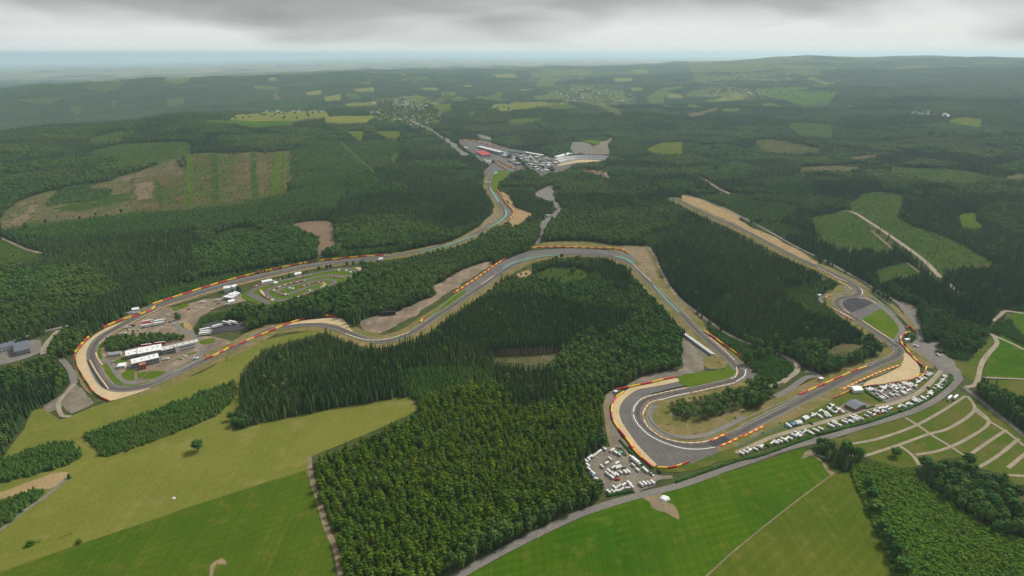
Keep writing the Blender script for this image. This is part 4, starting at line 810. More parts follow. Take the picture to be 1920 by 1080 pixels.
SINGLE = dict(spruce=('spruce_tree', 'dark spruce in the tall conifer wood behind the olive pasture', 'tall spruces edging the pasture'),
              larch=('larch_tree', 'olive green larch in the dense square plantation beside the earth track', 'larches of the square plantation'),
              broadleaf=('broadleaf_tree', 'round dark green broadleaf tree growing in the mixed woodland', 'broadleaf trees in the woodland'),
              young=('young_conifer', 'small young conifer in the plantation strips above the pasture', 'young conifers in strips'),
              shrub=('leafy_shrub', 'bright green shrub in the thicket beside the yellowing meadow', 'shrubs of the thicket'),
              block=('dense_conifer', 'bright green conifer in the dense block between spruce wood and larch plantation', 'conifers of the bright green block'),
              pine=('pine_tree', 'thin pine with bare trunk on the dry mound inside the hairpin', 'pines on the hairpin mound'))
STUFF = dict(block=('conifer_block', 'dense bright green conifer block above the larch plantation'), spruce=('spruce_forest', 'dense dark spruce forest covering the slopes around the circuit'), larch=('larch_plantation', 'dense olive green larch plantation next to the caravans'),
             broadleaf=('broadleaf_forest', 'mixed broadleaf forest between the bends of the circuit'), young=('young_plantation', 'low young conifer plantation on the hillside'),
             shrub=('shrub_thicket', 'bright green shrub thicket beside the yellowing meadow'), pine=('pine_stand', 'pine stand on the hairpin mound'),
             groveconifer=('far_conifer_forest', 'hazy dark conifer forest on the distant hills'), grovebroad=('far_broadleaf_forest', 'hazy broadleaf forest on the distant hills'))
for k, lst in SETS.items():
    if not lst: continue
    A_ = np.vstack(lst)
    if k in SINGLE:
        z = hgt(A_[:, 0], A_[:, 1]); px, py = proj(A_[:, 0], A_[:, 1], z + 5)
        vis = (px > 0) & (px < 1920) & (py > 0) & (py < 1080)
        dist = np.sqrt(A_[:, 0] ** 2 + A_[:, 1] ** 2 + (CAM_H - z) ** 2) / (A_[:, 2] + A_[:, 3]) + np.where(vis, 0, 1e6)
        cnt = dict(spruce=300, larch=300, broadleaf=240, young=300, shrub=300, pine=200, block=150)[k]
        idx = np.argsort(dist)[:cnt]; nm, lab, grp = SINGLE[k]
        reg = dict(spruce=['O 430,790 445,640 560,605 640,630 790,630 1035,645 1065,740 960,780 930,705 740,750 600,780'], young=['G -300,960 -300,440 0,400 330,290 480,390 540,350 450,270 1200,0 1330,-40 1330,100 1050,260 620,420 400,470 300,610 0,840'], shrub=['I 920,450 1320,460 2150,900 2150,1500 1300,1500 980,640']).get(k)
        inr = np.any([inside(pts(r_), A_[idx, 0], A_[idx, 1]) for r_ in reg], 0) if reg else np.ones(len(idx), bool)
        alt = dict(spruce=('dark spruce in the conifer woods around the circuit bends', 'spruces of the circuit woods'), young=('small young conifer in low growth beside the wooded bends', 'young conifers by the bends'), shrub=('low green shrub on open ground beside the track', 'shrubs on open ground')).get(k, (lab, grp))
        for q, b_ in zip(idx, inr):
            one_tree(nm, k, *A_[q], *((lab, grp) if b_ else alt))
        A_ = np.delete(A_, idx, 0)
    if len(A_): forest(STUFF[k][0], A_, k, STUFF[k][1], 'forest')
    print('woods', k, len(A_))

# ------------------------------------------------------------------ small builders
def ground_z(x, y, lift=0.0): return float(hgt(x, y)) + lift
def box(V, F, FM, lo, hi, mi=0, taper=0.0, bev=0.0):
    k = len(V); x0, y0, z0 = lo; x1, y1, z1 = hi
    if bev <= 0:
        V.extend([(x0, y0, z0), (x1, y0, z0), (x1, y1, z0), (x0, y1, z0), (x0 + taper, y0 + taper, z1), (x1 - taper, y0 + taper, z1), (x1 - taper, y1 - taper, z1), (x0 + taper, y1 - taper, z1)])
        F.extend([(k, k + 3, k + 2, k + 1), (k + 4, k + 5, k + 6, k + 7), (k, k + 1, k + 5, k + 4), (k + 1, k + 2, k + 6, k + 5), (k + 2, k + 3, k + 7, k + 6), (k + 3, k, k + 4, k + 7)]); FM.extend([mi] * 6)
    else:                                            # rounded along the top and bottom edges
        rings = [(z0, bev * .6), (z0 + bev * .6, 0), (z1 - bev, 0), (z1 - bev * .3, bev * .3), (z1, bev)]
        for z, i in rings: V.extend([(x0 + i, y0 + i, z), (x1 - i, y0 + i, z), (x1 - i, y1 - i, z), (x0 + i, y1 - i, z)])
        F.append((k, k + 3, k + 2, k + 1)); FM.append(mi); n = len(rings)
        for r_ in range(n - 1):
            for i in range(4):
                a = k + 4 * r_ + i; b = k + 4 * r_ + (i + 1) % 4; F.append((a, b, b + 4, a + 4)); FM.append(mi)
        e = k + 4 * (n - 1); F.append((e, e + 1, e + 2, e + 3)); FM.append(mi)
def part(name, parent, boxes, mat):
    V, F, FM = [], [], []
    for b in boxes: box(V, F, FM, *b)
    mats = mat if isinstance(mat, list) else [mat]
    return link(name, mesh(name, V, F, mats, FM), parent)
def wheel_mesh(r, w):
    V, F, FM = [], [], []; tube(V, F, FM, (0, -w / 2, 0), (0, w / 2, 0), r, r, 10, 0); k = len(V)
    F.append(tuple(range(10))); F.append(tuple(range(k - 1, k - 11, -1))); return mesh('wheel', V, F, M['black'])
WHEEL = wheel_mesh(0.36, 0.24); WHEEL_BIG = wheel_mesh(0.52, 0.32)
def wheels(parent, spots, big=False):
    for x, y in spots: o = link('wheel', WHEEL_BIG if big else WHEEL, parent); o.location = (x, y, 0.52 if big else 0.36)

# ------------------------------------------------------------------ crash barriers of red and yellow blocks
def barrier(spec, n, label, start='red', h=1.5, w=1.5, mats=('red', 'yellow'), name='crash_barrier', pname='barrier_block', cat='barrier', gap=0.25):
    h *= .95; w *= .9
    Q = spline(pts(spec), 2.5); L_ = len(Q) - 1; per = max(1, L_ / n)
    o = link(name, None, label=label, cat=cat); o0 = Q[0]; z0 = ground_z(*o0); o.location = (o0[0], o0[1], z0)
    A, B = strip(Q, -w / 2, w / 2); zz = hgt(Q[:, 0], Q[:, 1]) + zoff(5.2, np.hypot(*Q.T)); ci = mats.index(start) if start in mats else 0
    for i in range(n):
        a = int(round(i * per)); b = min(L_, int(round((i + 1) * per)))
        if b <= a: continue
        V, F = [], []; m_ = b - a + 1
        for q in range(a, b + 1):
            c = (A[q] + B[q]) / 2; sh = 1.0
            t_ = (Q[min(q + 1, L_)] - Q[max(q - 1, 0)]); t_ /= np.linalg.norm(t_) + 1e-9; adj = gap * t_ * (1 if q == a else -1 if q == b else 0) * 0.5
            for f_, z in ((0, -0.3), (0, h * .85), (.12, h), (.88, h), (1, h * .85), (1, -0.3)):
                p = A[q] * (1 - f_) + B[q] * f_ + adj; V.append((p[0] - o0[0], p[1] - o0[1], zz[q] - z0 + z))
        for q in range(m_ - 1):
            for e in range(6): F.append((q * 6 + e, q * 6 + (e + 1) % 6, q * 6 + 6 + (e + 1) % 6, q * 6 + 6 + e))
        F.append(tuple(range(5, -1, -1))); F.append(tuple(range((m_ - 1) * 6, m_ * 6)))
        link(pname, mesh(pname, V, F, M[mats[(ci + i) % len(mats)]]), o)
    return o
barrier('h 450,312 600,285 730,255 855,232 985,200 1110,175', 5, 'red and yellow barrier along the gravel next to the bright lawn', 'red', 1.7, 1.8)
barrier('h 535,338 450,400 415,460 400,530 400,600 415,650 465,740 545,840 615,930 690,1020 740,1080 c 900,135 1010,265 1150,400 1300,525', 12, 'long curved red and yellow barrier round the outside of the hairpin gravel', 'yellow', 1.7, 1.8)
barrier('O 1233,878.5 1255,878.5 1275,874 1292,867', 4, 'short yellow and red barrier closing the hairpin run-off beside the caravans', 'yellow', 1.6, 1.6)
barrier('F 115,785 240,870 330,935 390,980 440,1020 455,1045 435,1060', 10, 'yellow and red barrier at the end of the grandstand straight', 'yellow', 1.7, 1.8)
barrier('p 530,460 700,387 850,322 1000,257 1100,224', 8, 'red and yellow barrier along the grass strip opposite the camping rows', 'red', 1.7, 1.9)
barrier('F 1275,795 1240,808 1222,832 1235,868 1262,898 1300,942 1347,983', 10, 'yellow and red barrier behind the wide gravel by the chicane exit', 'yellow', 1.7, 1.9)
barrier('F 1370,990 1355,1030 1335,1050', 3, 'short yellow and red barrier closing the wide gravel corner', 'yellow', 1.6, 1.7)
barrier('p 820,487 900,450 1000,408 1080,388 1200,374 1450,342 1560,285', 10, 'low faded red and yellow barrier between gravel and parked caravans', 'red', 1.0, 1.0)
barrier('F 1255,772 1275,762 1302,787', 2, 'red barrier corner at the bypass road by the chicane', 'red', 1.5, 1.5, ('red',))
barrier('D 860,637 1000,592 1200,528 1400,473 1600,428 1760,398 1920,380 E 100,370 238,362', 26, 'very long red and yellow barrier below the wooded slope past the kart circuit', 'yellow', 2.2, 2.4)
barrier('l 840,182 800,215 760,234 660,267 530,307 390,362 310,402 240,452 170,522 100,605', 15, 'red and yellow barrier round the outside of the loop with the white halls', 'yellow', 2.1, 2.3)
barrier('l 105,625 120,722 200,862 290,982 420,1048', 9, 'thin dark red tyre wall round the loop gravel', 'red', 1.0, 1.2, ('red', 'black'), 'tyre_wall', 'tyre_section')
barrier('l 1305,662 1400,627 1500,572 1570,537', 5, 'red and yellow barrier on the inner side near the white office', 'red', 2.0, 2.2)
barrier('D 1345,862 1500,797 1650,737 1780,702 1890,707', 13, 'red and yellow barrier over the spruce wood top beside the pale gravel', 'red', 2.0, 2.2)
barrier('E 630,577 760,492 880,407 960,357 1040,327 1180,316 1400,321 1550,326 1620,352', 60, 'long red and yellow barrier round the wide grey run-off of the middle bend', 'red', 2.1, 2.3)
barrier('E 445,738 470,705', 2, 'short yellow barrier at the narrow lawn by the dusty terrace', 'yellow', 2.0, 2.2)
barrier('s 595,680 640,750 700,830 755,890 757,930 730,970', 26, 'orange and yellow barrier below the sandy bank of the uphill bend', 'red', 2.4, 2.6)
barrier('s 225,182 330,186 420,206 520,236 690,268', 14, 'red and yellow barrier beyond the pit straight', 'red', 3.2, 3.4)
barrier('s 600,382 690,430 790,478', 12, 'yellow and red barrier down the pit straight by the paddock', 'yellow', 3.0, 3.2)
barrier('s 580,425 640,447 690,482', 7, 'short red and yellow barrier between pit lane and valley bend', 'red', 3.0, 3.2)
barrier('s 1480,497 1570,497 1670,517 1682,545 1710,560', 10, 'red and orange barrier at the wooded bend below the curved grandstand', 'red', 3.0, 3.2)
barrier('q 133,305 148,288 195,272', 4, 'small yellow and red barrier on the verge by the chicane wood', 'red', 1.5, 1.6)
for sp, lab in [('k 475,405 560,378 650,352 750,330', 'red and white tyre row along the kart paddock'), ('k 895,325 960,308 1035,295', 'red and white tyre row on the kart straight'), ('k 700,420 760,392 860,365 980,345', 'red and white tyre row above the inner kart loop'),
                ('k 540,425 560,470 620,510 680,528', 'red and white tyre row on the kart gravel'), ('k 700,455 760,478 820,478', 'red and white tyre row below the inner kart loop'), ('k 1215,302 1280,312 1345,318', 'red and white tyre row at the far kart bend'),
                ('k 930,405 1000,382 1080,362 1160,365', 'pale red tyre row at the kart hairpin'), ('q 255,425 330,475 400,505', 'pale red tyre row beside the chicane wood'), ('k 850,520 930,490 1010,460', 'pale red tyre row along the lower kart bend')]:
    barrier(sp, 10, lab, 'red', 1.4, 1.6, ('red', 'offwhite'), 'tyre_row', 'tyre_stack', 'tyre wall', 1.2)

def rail(spec, label, h=1.1, w=0.25, mat='rail', name='guard_rail', cat='guard rail'):
    Q = spline(pts(spec), 5); A, B = strip(Q, -w / 2, w / 2); z = hgt(Q[:, 0], Q[:, 1]) + zoff(3, np.hypot(*Q.T)); V, F = [], []
    o = link(name, None, label=label, cat=cat); o.location = (Q[0][0], Q[0][1], float(z[0]))
    for i in range(len(Q)):
        for p, zz in ((A[i], .25), (A[i], h), (B[i], h), (B[i], .25)): V.append((p[0] - Q[0][0], p[1] - Q[0][1], z[i] - z[0] + zz))
    for i in range(len(Q) - 1):
        for e in range(4): F.append((4 * i + e, 4 * i + 4 + e, 4 * i + 4 + (e + 1) % 4, 4 * i + (e + 1) % 4))
    link('rail', mesh('rail', V, F, M[mat]), o)
    pm = None; step = max(1, len(Q) // 40)
    for i in range(0, len(Q), step):
        if pm is None:
            PV, PF, PM = [], [], []; box(PV, PF, PM, (-.1, -.1, -.6), (.1, .1, h)); pm = mesh('post', PV, PF, M['grey'])
        q = link('post', pm, o); q.location = (Q[i][0] - Q[0][0], Q[i][1] - Q[0][1], z[i] - z[0])
    return o
for sp, lab in [('q 230,62 420,160 600,270 760,412 905,552', 'pale guard rail between straight and dry verge by the chicane'), ('h 950,440 850,490 818,560 825,640 885,715 1000,800 1180,862 1330,862 1500,828 1900,645 p 250,585 530,465', 'grey guard rail round the inside of the hairpin mound'),
                ('p 0,760 100,712 420,560', 'grey guard rail along the lower straight near the pines'), ('F 1050,985 1085,968', 'white wall stub at the chicane exit'), ('l 470,880 560,912 720,905 950,835 1200,690', 'grey guard rail inside the loop by the lawn'),
                ('h 1470,82 1600,80 1680,55 1698,0', 'curved pale guard rail by the yellow lawn'), ('E 470,735 620,600 720,545', 'grey guard rail along the narrow lawn')]:
    rail(sp, lab)
for sp, lab in [('h 850,362 950,340 1060,310 1240,272', 'dark green screen fence on the hairpin entry verge'), ('q 430,1078 600,1025 720,975 828,918', 'dark green screen fence along the wide gravel'), ('l 220,672 290,800 350,890 400,938', 'dark green screen fence beside the loop gravel'),
                ('c 745,60 900,230 1100,450 1290,610', 'dark green screen fence behind the hairpin barrier'), ('p 1080,395 1300,372 1500,345 1660,240', 'dark green screen fence above the caravan rows')]:
    rail(sp, lab, 1.8, 0.5, 'fence', 'screen_fence', 'fence')

# ------------------------------------------------------------------ vehicles
GREY_VARIANTS = ['white', 'white', 'white', 'offwhite']
def make_caravan(w):
    e = link('caravan', None); part('body', e, [((-3, -1.15, .5), (3, 1.15, 2.75), 0, 0, .35)], M[w])
    part('window', e, [((-1.6, -1.18, 1.5), (-.4, -1.14, 2.1)), ]  , M['dark']); part('window', e, [((.6, 1.14, 1.5), (1.8, 1.18, 2.1))], M['dark']); part('window', e, [((2.97, -.7, 1.5), (3.03, .7, 2.2))], M['dark'])
    part('roof_hatch', e, [((-.4, -.35, 2.74), (.4, .35, 2.9))], M['grey']); part('drawbar', e, [((3.0, -.08, .45), (4.2, .08, .6))], M['grey']); wheels(e, [(-.2, 1.05), (-.2, -1.05)]); return e
def make_motorhome(w):
    e = link('motorhome', None); part('body', e, [((-3.5, -1.15, .45), (2.0, 1.15, 3.0), 0, 0, .3), ((2.0, -1.1, 1.9), (3.0, 1.1, 2.95), 0, 0, .3)], M[w]); part('cab', e, [((1.95, -1.0, .45), (3.6, 1.0, 1.9), 0, .15)], M[w])
    part('windscreen', e, [((3.0, -.85, 1.25), (3.52, .85, 1.85))], M['dark']); part('window', e, [((-2.4, -1.18, 1.6), (-1.0, -1.14, 2.2))], M['dark']); part('window', e, [((-2.4, 1.14, 1.6), (-1.0, 1.18, 2.2))], M['dark'])
    part('roof_hatch', e, [((-1, -.35, 2.99), (-.2, .35, 3.15))], M['grey']); wheels(e, [(2.6, 1.0), (2.6, -1.0), (-2.2, 1.0), (-2.2, -1.0)]); return e
def make_car(w, name='parked_car'):
    e = link(name, None); part('body', e, [((-2.2, -.9, .3), (2.2, .9, .95), 0, 0, .15)], M[w]); part('cabin', e, [((-1.7, -.8, .95), (.9, .8, 1.5), 0, .28)], M['dark']); part('roof', e, [((-1.35, -.5, 1.5), (.6, .5, 1.54))], M[w])
    wheels(e, [(1.4, .85), (1.4, -.85), (-1.4, .85), (-1.4, -.85)]); return e
def make_truck(w, length=13.0):
    e = link('truck', None); h = length / 2; part('trailer', e, [((-h, -1.25, 1.0), (h - 2.6, 1.25, 3.9), 0, 0, .12)], M[w]); part('cab', e, [((h - 2.4, -1.2, .6), (h, 1.2, 3.3), 0, .12)], M['offwhite']); part('windscreen', e, [((h - .12, -1.0, 1.9), (h + .03, 1.0, 2.8))], M['dark'])
    wheels(e, [(h - 1.2, 1.1), (h - 1.2, -1.1), (-h + 1.5, 1.1), (-h + 1.5, -1.1), (-h + 2.8, 1.1), (-h + 2.8, -1.1)], True); return e
def make_bus(w):
    e = link('bus', None); part('body', e, [((-7, -1.3, .4), (7, 1.3, 4.0), 0, 0, .25)], M[w]); part('window', e, [((-6.5, -1.33, 2.3), (6.5, -1.29, 3.2))], M['dark']); part('window', e, [((-6.5, 1.29, 2.3), (6.5, 1.33, 3.2))], M['dark']); part('roof', e, [((-6.6, -1.0, 4.0), (6.6, 1.0, 4.05))], M['offwhite'])
    wheels(e, [(4.5, 1.15), (4.5, -1.15), (-4.5, 1.15), (-4.5, -1.15)], True); return e
PROTO = {}
def vehicle(kind_, w, px, py, ang_px, label, group=None, sheet='O', scale=1.0):
    """ang_px: direction of travel as (dx, dy) on the sheet, turned into a heading on the ground"""
    o = SHEET[sheet]; X0, Y0 = o[0] + px / o[2], o[1] + py / o[2]; n = math.hypot(*ang_px); dx, dy = ang_px[0] / n * 2, ang_px[1] / n * 2
    P = rayhit([X0, X0 + dx], [Y0, Y0 + dy]); hd = math.atan2(P[1][1] - P[0][1], P[1][0] - P[0][0])
    key = (kind_, w)
    if key not in PROTO: PROTO[key] = e = dict(caravan=make_caravan, motorhome=make_motorhome, car=make_car, truck=make_truck, bus=make_bus)[kind_](w)
    else: e = copy_tree(PROTO[key])
    x, y = P[0]; e.location = (x, y, ground_z(x, y) + float(zoff(3.2, math.hypot(x, y)))); e.rotation_euler = (0, 0, hd); e.scale = (scale,) * 3
    e['label'] = label; e['category'] = {'car': 'car', 'motorhome': 'motorhome', 'caravan': 'caravan', 'truck': 'truck', 'bus': 'bus'}[kind_]
    if group: e['group'] = group
    elif 'group' in e: del e['group']
    return e
DR, UR, HZ = (6, 5), (6, -4), (6, -.5)
G1 = 'vehicles on the dirt camping loop'
for x, y, d in [(475, 215, DR), (610, 240, UR), (665, 280, DR), (725, 312, DR), (400, 262, UR), (368, 285, UR), (335, 312, UR), (295, 342, UR), (245, 352, UR), (212, 390, DR), (165, 425, DR), (200, 500, DR), (218, 560, DR), (285, 630, DR), (355, 735, (6, 2)), (435, 800, HZ),
                (575, 390, DR), (520, 455, UR), (437, 515, DR), (695, 460, UR), (635, 530, UR), (525, 640, DR), (555, 590, DR), (602, 695, DR), (632, 648, DR), (688, 650, DR), (750, 615, DR), (828, 608, DR), (878, 600, DR), (930, 355, DR), (965, 495, DR), (1035, 570, DR), (1150, 555, DR), (1185, 590, DR),
                (650, 875, DR), (720, 855, UR), (805, 825, UR), (895, 800, DR), (937, 852, DR), (550, 945, DR), (620, 938, DR), (695, 928, HZ), (770, 905, UR), (870, 882, HZ), (1100, 822, DR), (1158, 803, DR), (1225, 797, DR), (1290, 782, DR)]:
    k_ = 'motorhome' if random.random() < .35 else 'caravan'; w = random.choice(GREY_VARIANTS)
    vehicle(k_, w, x, y, d, '%s %s parked on the dirt camping loop beside the larch plantation' % ('white' if w == 'white' else 'off-white', k_), G1 + ', %s %s' % (w, k_), 'c', random.uniform(.84, 1.0))
vehicle('truck', 'white', 1010, 440, DR, 'long white lorry behind the hairpin barrier', None, 'c', 1.1)
vehicle('car', 'redcar', 695, 725, HZ, 'red car on the dirt camping loop', None, 'c', 1.3); vehicle('car', 'silver', 1275, 640, DR, 'silver car at the edge of the dirt camping loop near the barrier end', None, 'c', 1.3); vehicle('car', 'slate', 822, 535, HZ, 'dark car among white caravans on the dirt loop', None, 'c', 1.3)
vehicle('car', 'black', 1405, 592, DR, 'black car behind the end of the hairpin barrier', None, 'c', 1.2)
ROWA = [(45, 955), (80, 945), (118, 930), (160, 920), (200, 905), (300, 870), (325, 868), (368, 853), (395, 840), (420, 835), (450, 828), (485, 805), (510, 785), (522, 807), (550, 785), (580, 775), (602, 770), (622, 782), (665, 760), (710, 750), (790, 722), (825, 705), (836, 688), (862, 717), (910, 670), (915, 695), (952, 685), (970, 650), (1003, 642), (1002, 670), (1052, 660), (1095, 640), (1122, 618), (1165, 630), (1182, 600), (1212, 580), (1237, 573), (1250, 600), (1272, 568), (1292, 587), (1308, 578)]
ROWC = [(1375, 565), (1402, 558), (1440, 545), (1472, 540), (1500, 515), (1510, 494), (1522, 520), (1547, 510), (1570, 482), (1583, 497), (1612, 480), (1616, 455), (1640, 438), (1648, 456), (1670, 410), (1690, 388), (1706, 398), (1722, 378), (1726, 358), (1746, 335), (1762, 305)]
ROWB = [(450, 725), (535, 700), (588, 662), (605, 652), (640, 640), (675, 625), (715, 650), (755, 640), (790, 640), (712, 598), (745, 610), (780, 575), (815, 555), (855, 580), (810, 605), (842, 610), (895, 605), (765, 618)]
ROWD = [(1145, 420), (1125, 415), (1225, 405), (1190, 460), (1215, 440), (1225, 490), (1265, 480), (1312, 465), (1355, 465), (1275, 390), (1305, 385), (1340, 385), (1372, 380), (1410, 375), (1440, 365), (1475, 370), (1500, 385), (1355, 415), (1390, 412), (1416, 404), (1400, 440), (1450, 430), (1424, 446), (1540, 355), (1527, 345), (1566, 335), (1590, 323), (1612, 300), (1632, 290), (1250, 402), (1297, 402), (1322, 396), (1350, 440), (1250, 470), (1460, 392), (1645, 283), (1380, 395), (1165, 425)]
ROWA, ROWB, ROWC, ROWD = [r_ + [(x + random.choice([-13, 13]), y + random.choice([-7, 6])) for x, y in r_ if random.random() < .38] for r_ in (ROWA, ROWB, ROWC, ROWD)]
for rows, d, lab in [(ROWA, (5, 2), 'in the row between gravel road and hedge'), (ROWC, (5, 2.5), 'in the row along the curving hedge near the junction'), (ROWB, (5, 4), 'on the grass between track fence and gravel road'), (ROWD, (5, 2.5), 'in the crowded field below the wide gravel trap')]:
    for x, y in rows:
        k_ = 'motorhome' if random.random() < .4 else 'caravan'; w = random.choice(GREY_VARIANTS); dd = d if random.random() < .75 else (5, -3)
        vehicle(k_, w, x + random.uniform(-3, 3), y + random.uniform(-2, 2), dd, '%s %s %s' % ('white' if w == 'white' else 'off-white', k_, lab), '%s %s %s' % (w, k_, lab), 'p', random.uniform(.8, .98))
for x, y, w, lab in [(262, 887, 'black', 'black car between caravans on the hedge row'), (740, 755, 'slate', 'slate blue car at the end of the hedge row by the road tree'), (1510, 402, 'slate', 'slate car at the edge of the crowded camping field'), (1455, 405, 'redcar', 'red car in the crowded camping field'), (1200, 612, 'redcar', 'red car between white caravans on the hedge row'),
                     (632, 700, 'black', 'black car on the gravel camping road'), (1620, 400, 'black', 'black car on the bend of the gravel camping road')]:
    vehicle('car', w, x, y, (5, 2.5), lab, None, 'p', 1.15)
for x, y, d, lab in [(1800, 492, (5, -5), 'white lorry on the grass at the camp terraces'), (1850, 487, (5, -5), 'second white lorry beside another on the camp terraces')]: vehicle('truck', 'white', x, y, d, lab, None, 'p', 1.0)
vehicle('car', 'white', 1515, 48, (5, 1), 'white van on the service road behind the chicane barrier', None, 'p', 1.6); vehicle('car', 'white', 1702, 122, (5, 3), 'white van parked by the wood at the junction', None, 'p', 1.6)
for x, y, d, w, lab in [(770, 345, (5, -.8), 'red', 'red lorry trailer in the yard inside the loop'), (765, 365, (5, -.8), 'white', 'white lorry parked against the red trailer'), (775, 328, (5, -.8), 'offwhite', 'off-white lorry parked behind the red trailer'), (880, 345, (5, -1), 'white', 'white lorry alone in the loop yard, front one of a pair'), (890, 322, (5, -1), 'white', 'white lorry behind another in the loop yard'),
                        (1300, 440, (5, -.6), 'white', 'white lorry by the dark car park, front one of three'), (1310, 422, (5, -.6), 'white', 'white lorry by the dark car park, middle one of three'), (1305, 400, (5, -1.2), 'white', 'white lorry by the dark car park, rear one of three'), (1415, 368, (5, -1.4), 'white', 'white lorry alone on the dark car park'),
                        (1500, 340, (5, 1), 'offwhite', 'off-white lorry under the trees at the dark car park'), (1558, 335, (5, 1), 'white', 'white lorry under the trees at the dark car park')]:
    vehicle('truck', w, x, y, d, lab, None, 'l', 1.25)
vehicle('bus', 'red', 765, 545, (5, -.6), 'red bus by the hedge of trees, next to the low hall', None, 'l', 1.0); vehicle('bus', 'red', 890, 525, (5, -.6), 'red bus by the trees, next to the white office', None, 'l', 1.0)
for x, y, w, lab in [(595, 372, 'white', 'white car on the inner verge of the loop'), (630, 360, 'black', 'black car on the inner verge of the loop'), (625, 240, 'white', 'white van on the road outside the loop barrier'), (675, 240, 'offwhite', 'off-white van beside the white canopy outside the loop'), (545, 428, 'white', 'white van at the tip of the loop trees'), (165, 383, 'white', 'white van on the road below the wooded slope'), (1270, 140, 'white', 'white car on the dusty kart paddock'), (1410, 122, 'white', 'white van on the dusty kart paddock'), (1500, 160, 'white', 'white van under the kart paddock trees'), (1212, 660, 'white', 'white car near the inner barrier by the office'), (940, 665, 'white', 'white van in front of the glazed hall')]:
    vehicle('car', w, x, y, (5, -1), lab, None, 'l', 1.9)
vehicle('truck', 'white', 1110, 945, (5, -.3), 'white lorry on the pale valley road', None, 's', 1.3); vehicle('truck', 'grey', 1055, 965, (5, -.3), 'grey lorry on the pale valley road', None, 's', 1.2)

# ------------------------------------------------------------------ buildings
def building(label, spec, depth, h, roof='flat', wall='offwhite', roofm='white', win=0, name='hall', cat='building', rise=2.0, rows=1, over=0.6, door=True):
    """spec: the two ends of the front base line (seen from the camera side); the house extends backwards"""
    P = pts(spec); a, b = P[0], P[1]
    if a[0] > b[0]: a, b = b, a
    L_ = float(np.hypot(*(b - a))); hd = math.atan2(b[1] - a[1], b[0] - a[0])
    e = link(name, None, label=label, cat=cat); e.location = (a[0], a[1], ground_z(*a) + float(zoff(2.5, np.hypot(*a)))); e.rotation_euler = (0, 0, hd)
    D_ = depth
    if roof == 'gable':
        V = [(0, 0, -1), (L_, 0, -1), (L_, D_, -1), (0, D_, -1), (0, 0, h), (L_, 0, h), (L_, D_, h), (0, D_, h), (0, D_ / 2, h + rise), (L_, D_ / 2, h + rise)]
        wl_ = link('wall', mesh('wall', V, [(0, 1, 5, 4), (1, 2, 6, 9, 5), (2, 3, 7, 6), (3, 0, 4, 8, 7)], M[wall]), e); t_ = .25; o_ = over
        V = []
        for z in (0, t_):
            V += [(-o_, -o_, h - o_ * .3 + .02 + z), (L_ + o_, -o_, h - o_ * .3 + .02 + z), (L_ + o_, D_ / 2, h + rise + .05 + z), (-o_, D_ / 2, h + rise + .05 + z), (L_ + o_, D_ + o_, h - o_ * .3 + .02 + z), (-o_, D_ + o_, h - o_ * .3 + .02 + z)]
        link('roof', mesh('roof', V, [(6, 7, 8, 9), (9, 8, 10, 11), (0, 3, 2, 1), (3, 5, 4, 2), (0, 1, 7, 6), (4, 5, 11, 10), (0, 6, 9, 3), (3, 9, 11, 5), (1, 2, 8, 7), (2, 4, 10, 8)], M[roofm]), e)
    else:
        hb = h + (rise if roof == 'mono' else 0)
        V = [(0, 0, -1), (L_, 0, -1), (L_, D_, -1), (0, D_, -1), (0, 0, h), (L_, 0, h), (L_, D_, hb), (0, D_, hb)]
        wl_ = link('wall', mesh('wall', V, [(0, 1, 5, 4), (1, 2, 6, 5), (2, 3, 7, 6), (3, 0, 4, 7)], M[wall]), e); o_ = over
        V = [(-o_, -o_, h + .02), (L_ + o_, -o_, h + .02), (L_ + o_, D_ + o_, hb + .02), (-o_, D_ + o_, hb + .02)]; V += [(x, y, z + .4) for x, y, z in V]
        r_ = link('roof', mesh('roof', V, [(0, 3, 2, 1), (4, 5, 6, 7), (0, 1, 5, 4), (1, 2, 6, 5), (2, 3, 7, 6), (3, 0, 4, 7)], M[roofm]), e)
    for rw in range(rows):
        z0 = 1.0 + rw * (h - .8) / rows; z1 = z0 + min(1.3, (h - .8) / rows * .45)
        for i in range(win):
            x0 = L_ * (i + .18) / win; x1 = L_ * (i + .82) / win
            V, F, FM = [], [], []; box(V, F, FM, (x0, -.06, z0), (x1, .05, z1)); link('window', mesh('window', V, F, M['dark']), wl_)
    if roof != 'gable' and L_ > 14 and cat == 'building':
        for q_ in range(max(2, int(L_ / 7))):
            x0 = L_ * (q_ + .35 + .3 * ((q_ * 7) % 3) / 3) / max(2, int(L_ / 7)); y0 = D_ * (.3 + .4 * ((q_ * 5) % 4) / 4); zr = h + (rise if roof == 'mono' else 0) * y0 / D_
            part('roof_vent', r_, [((x0, y0, zr + .2), (x0 + 1.6, y0 + 1.2, zr + 1.3))], M['grey'])
        for q_ in range(1, max(2, int(L_ / 5))):
            x0 = L_ * q_ / max(2, int(L_ / 5)); V = [(x0 - .12, -over, h + .44), (x0 + .12, -over, h + .44), (x0 + .12, D_ + over, (h + (rise if roof == 'mono' else 0)) + .46), (x0 - .12, D_ + over, (h + (rise if roof == 'mono' else 0)) + .46)]; link('roof_seam', mesh('roof_seam', V, [(0, 1, 2, 3)], M['grey']), r_)
    if door:
        V, F, FM = [], [], []; box(V, F, FM, (-.06, D_ * .4, 0), (.05, D_ * .4 + 2.5, 2.6)); link('door', mesh('door', V, F, M['grey']), wl_)
    return e
B_ = building
B_('two storey grey hall with white roof and many windows inside the loop', 'l 640,750 882,692', 11, 8, 'mono', 'grey', 'white', 9, rows=2, rise=1.5)
B_('white roofed hall with clipped end inside the loop', 'l 582,665 690,642', 12, 6, 'mono', 'grey', 'white', 4, rise=2)
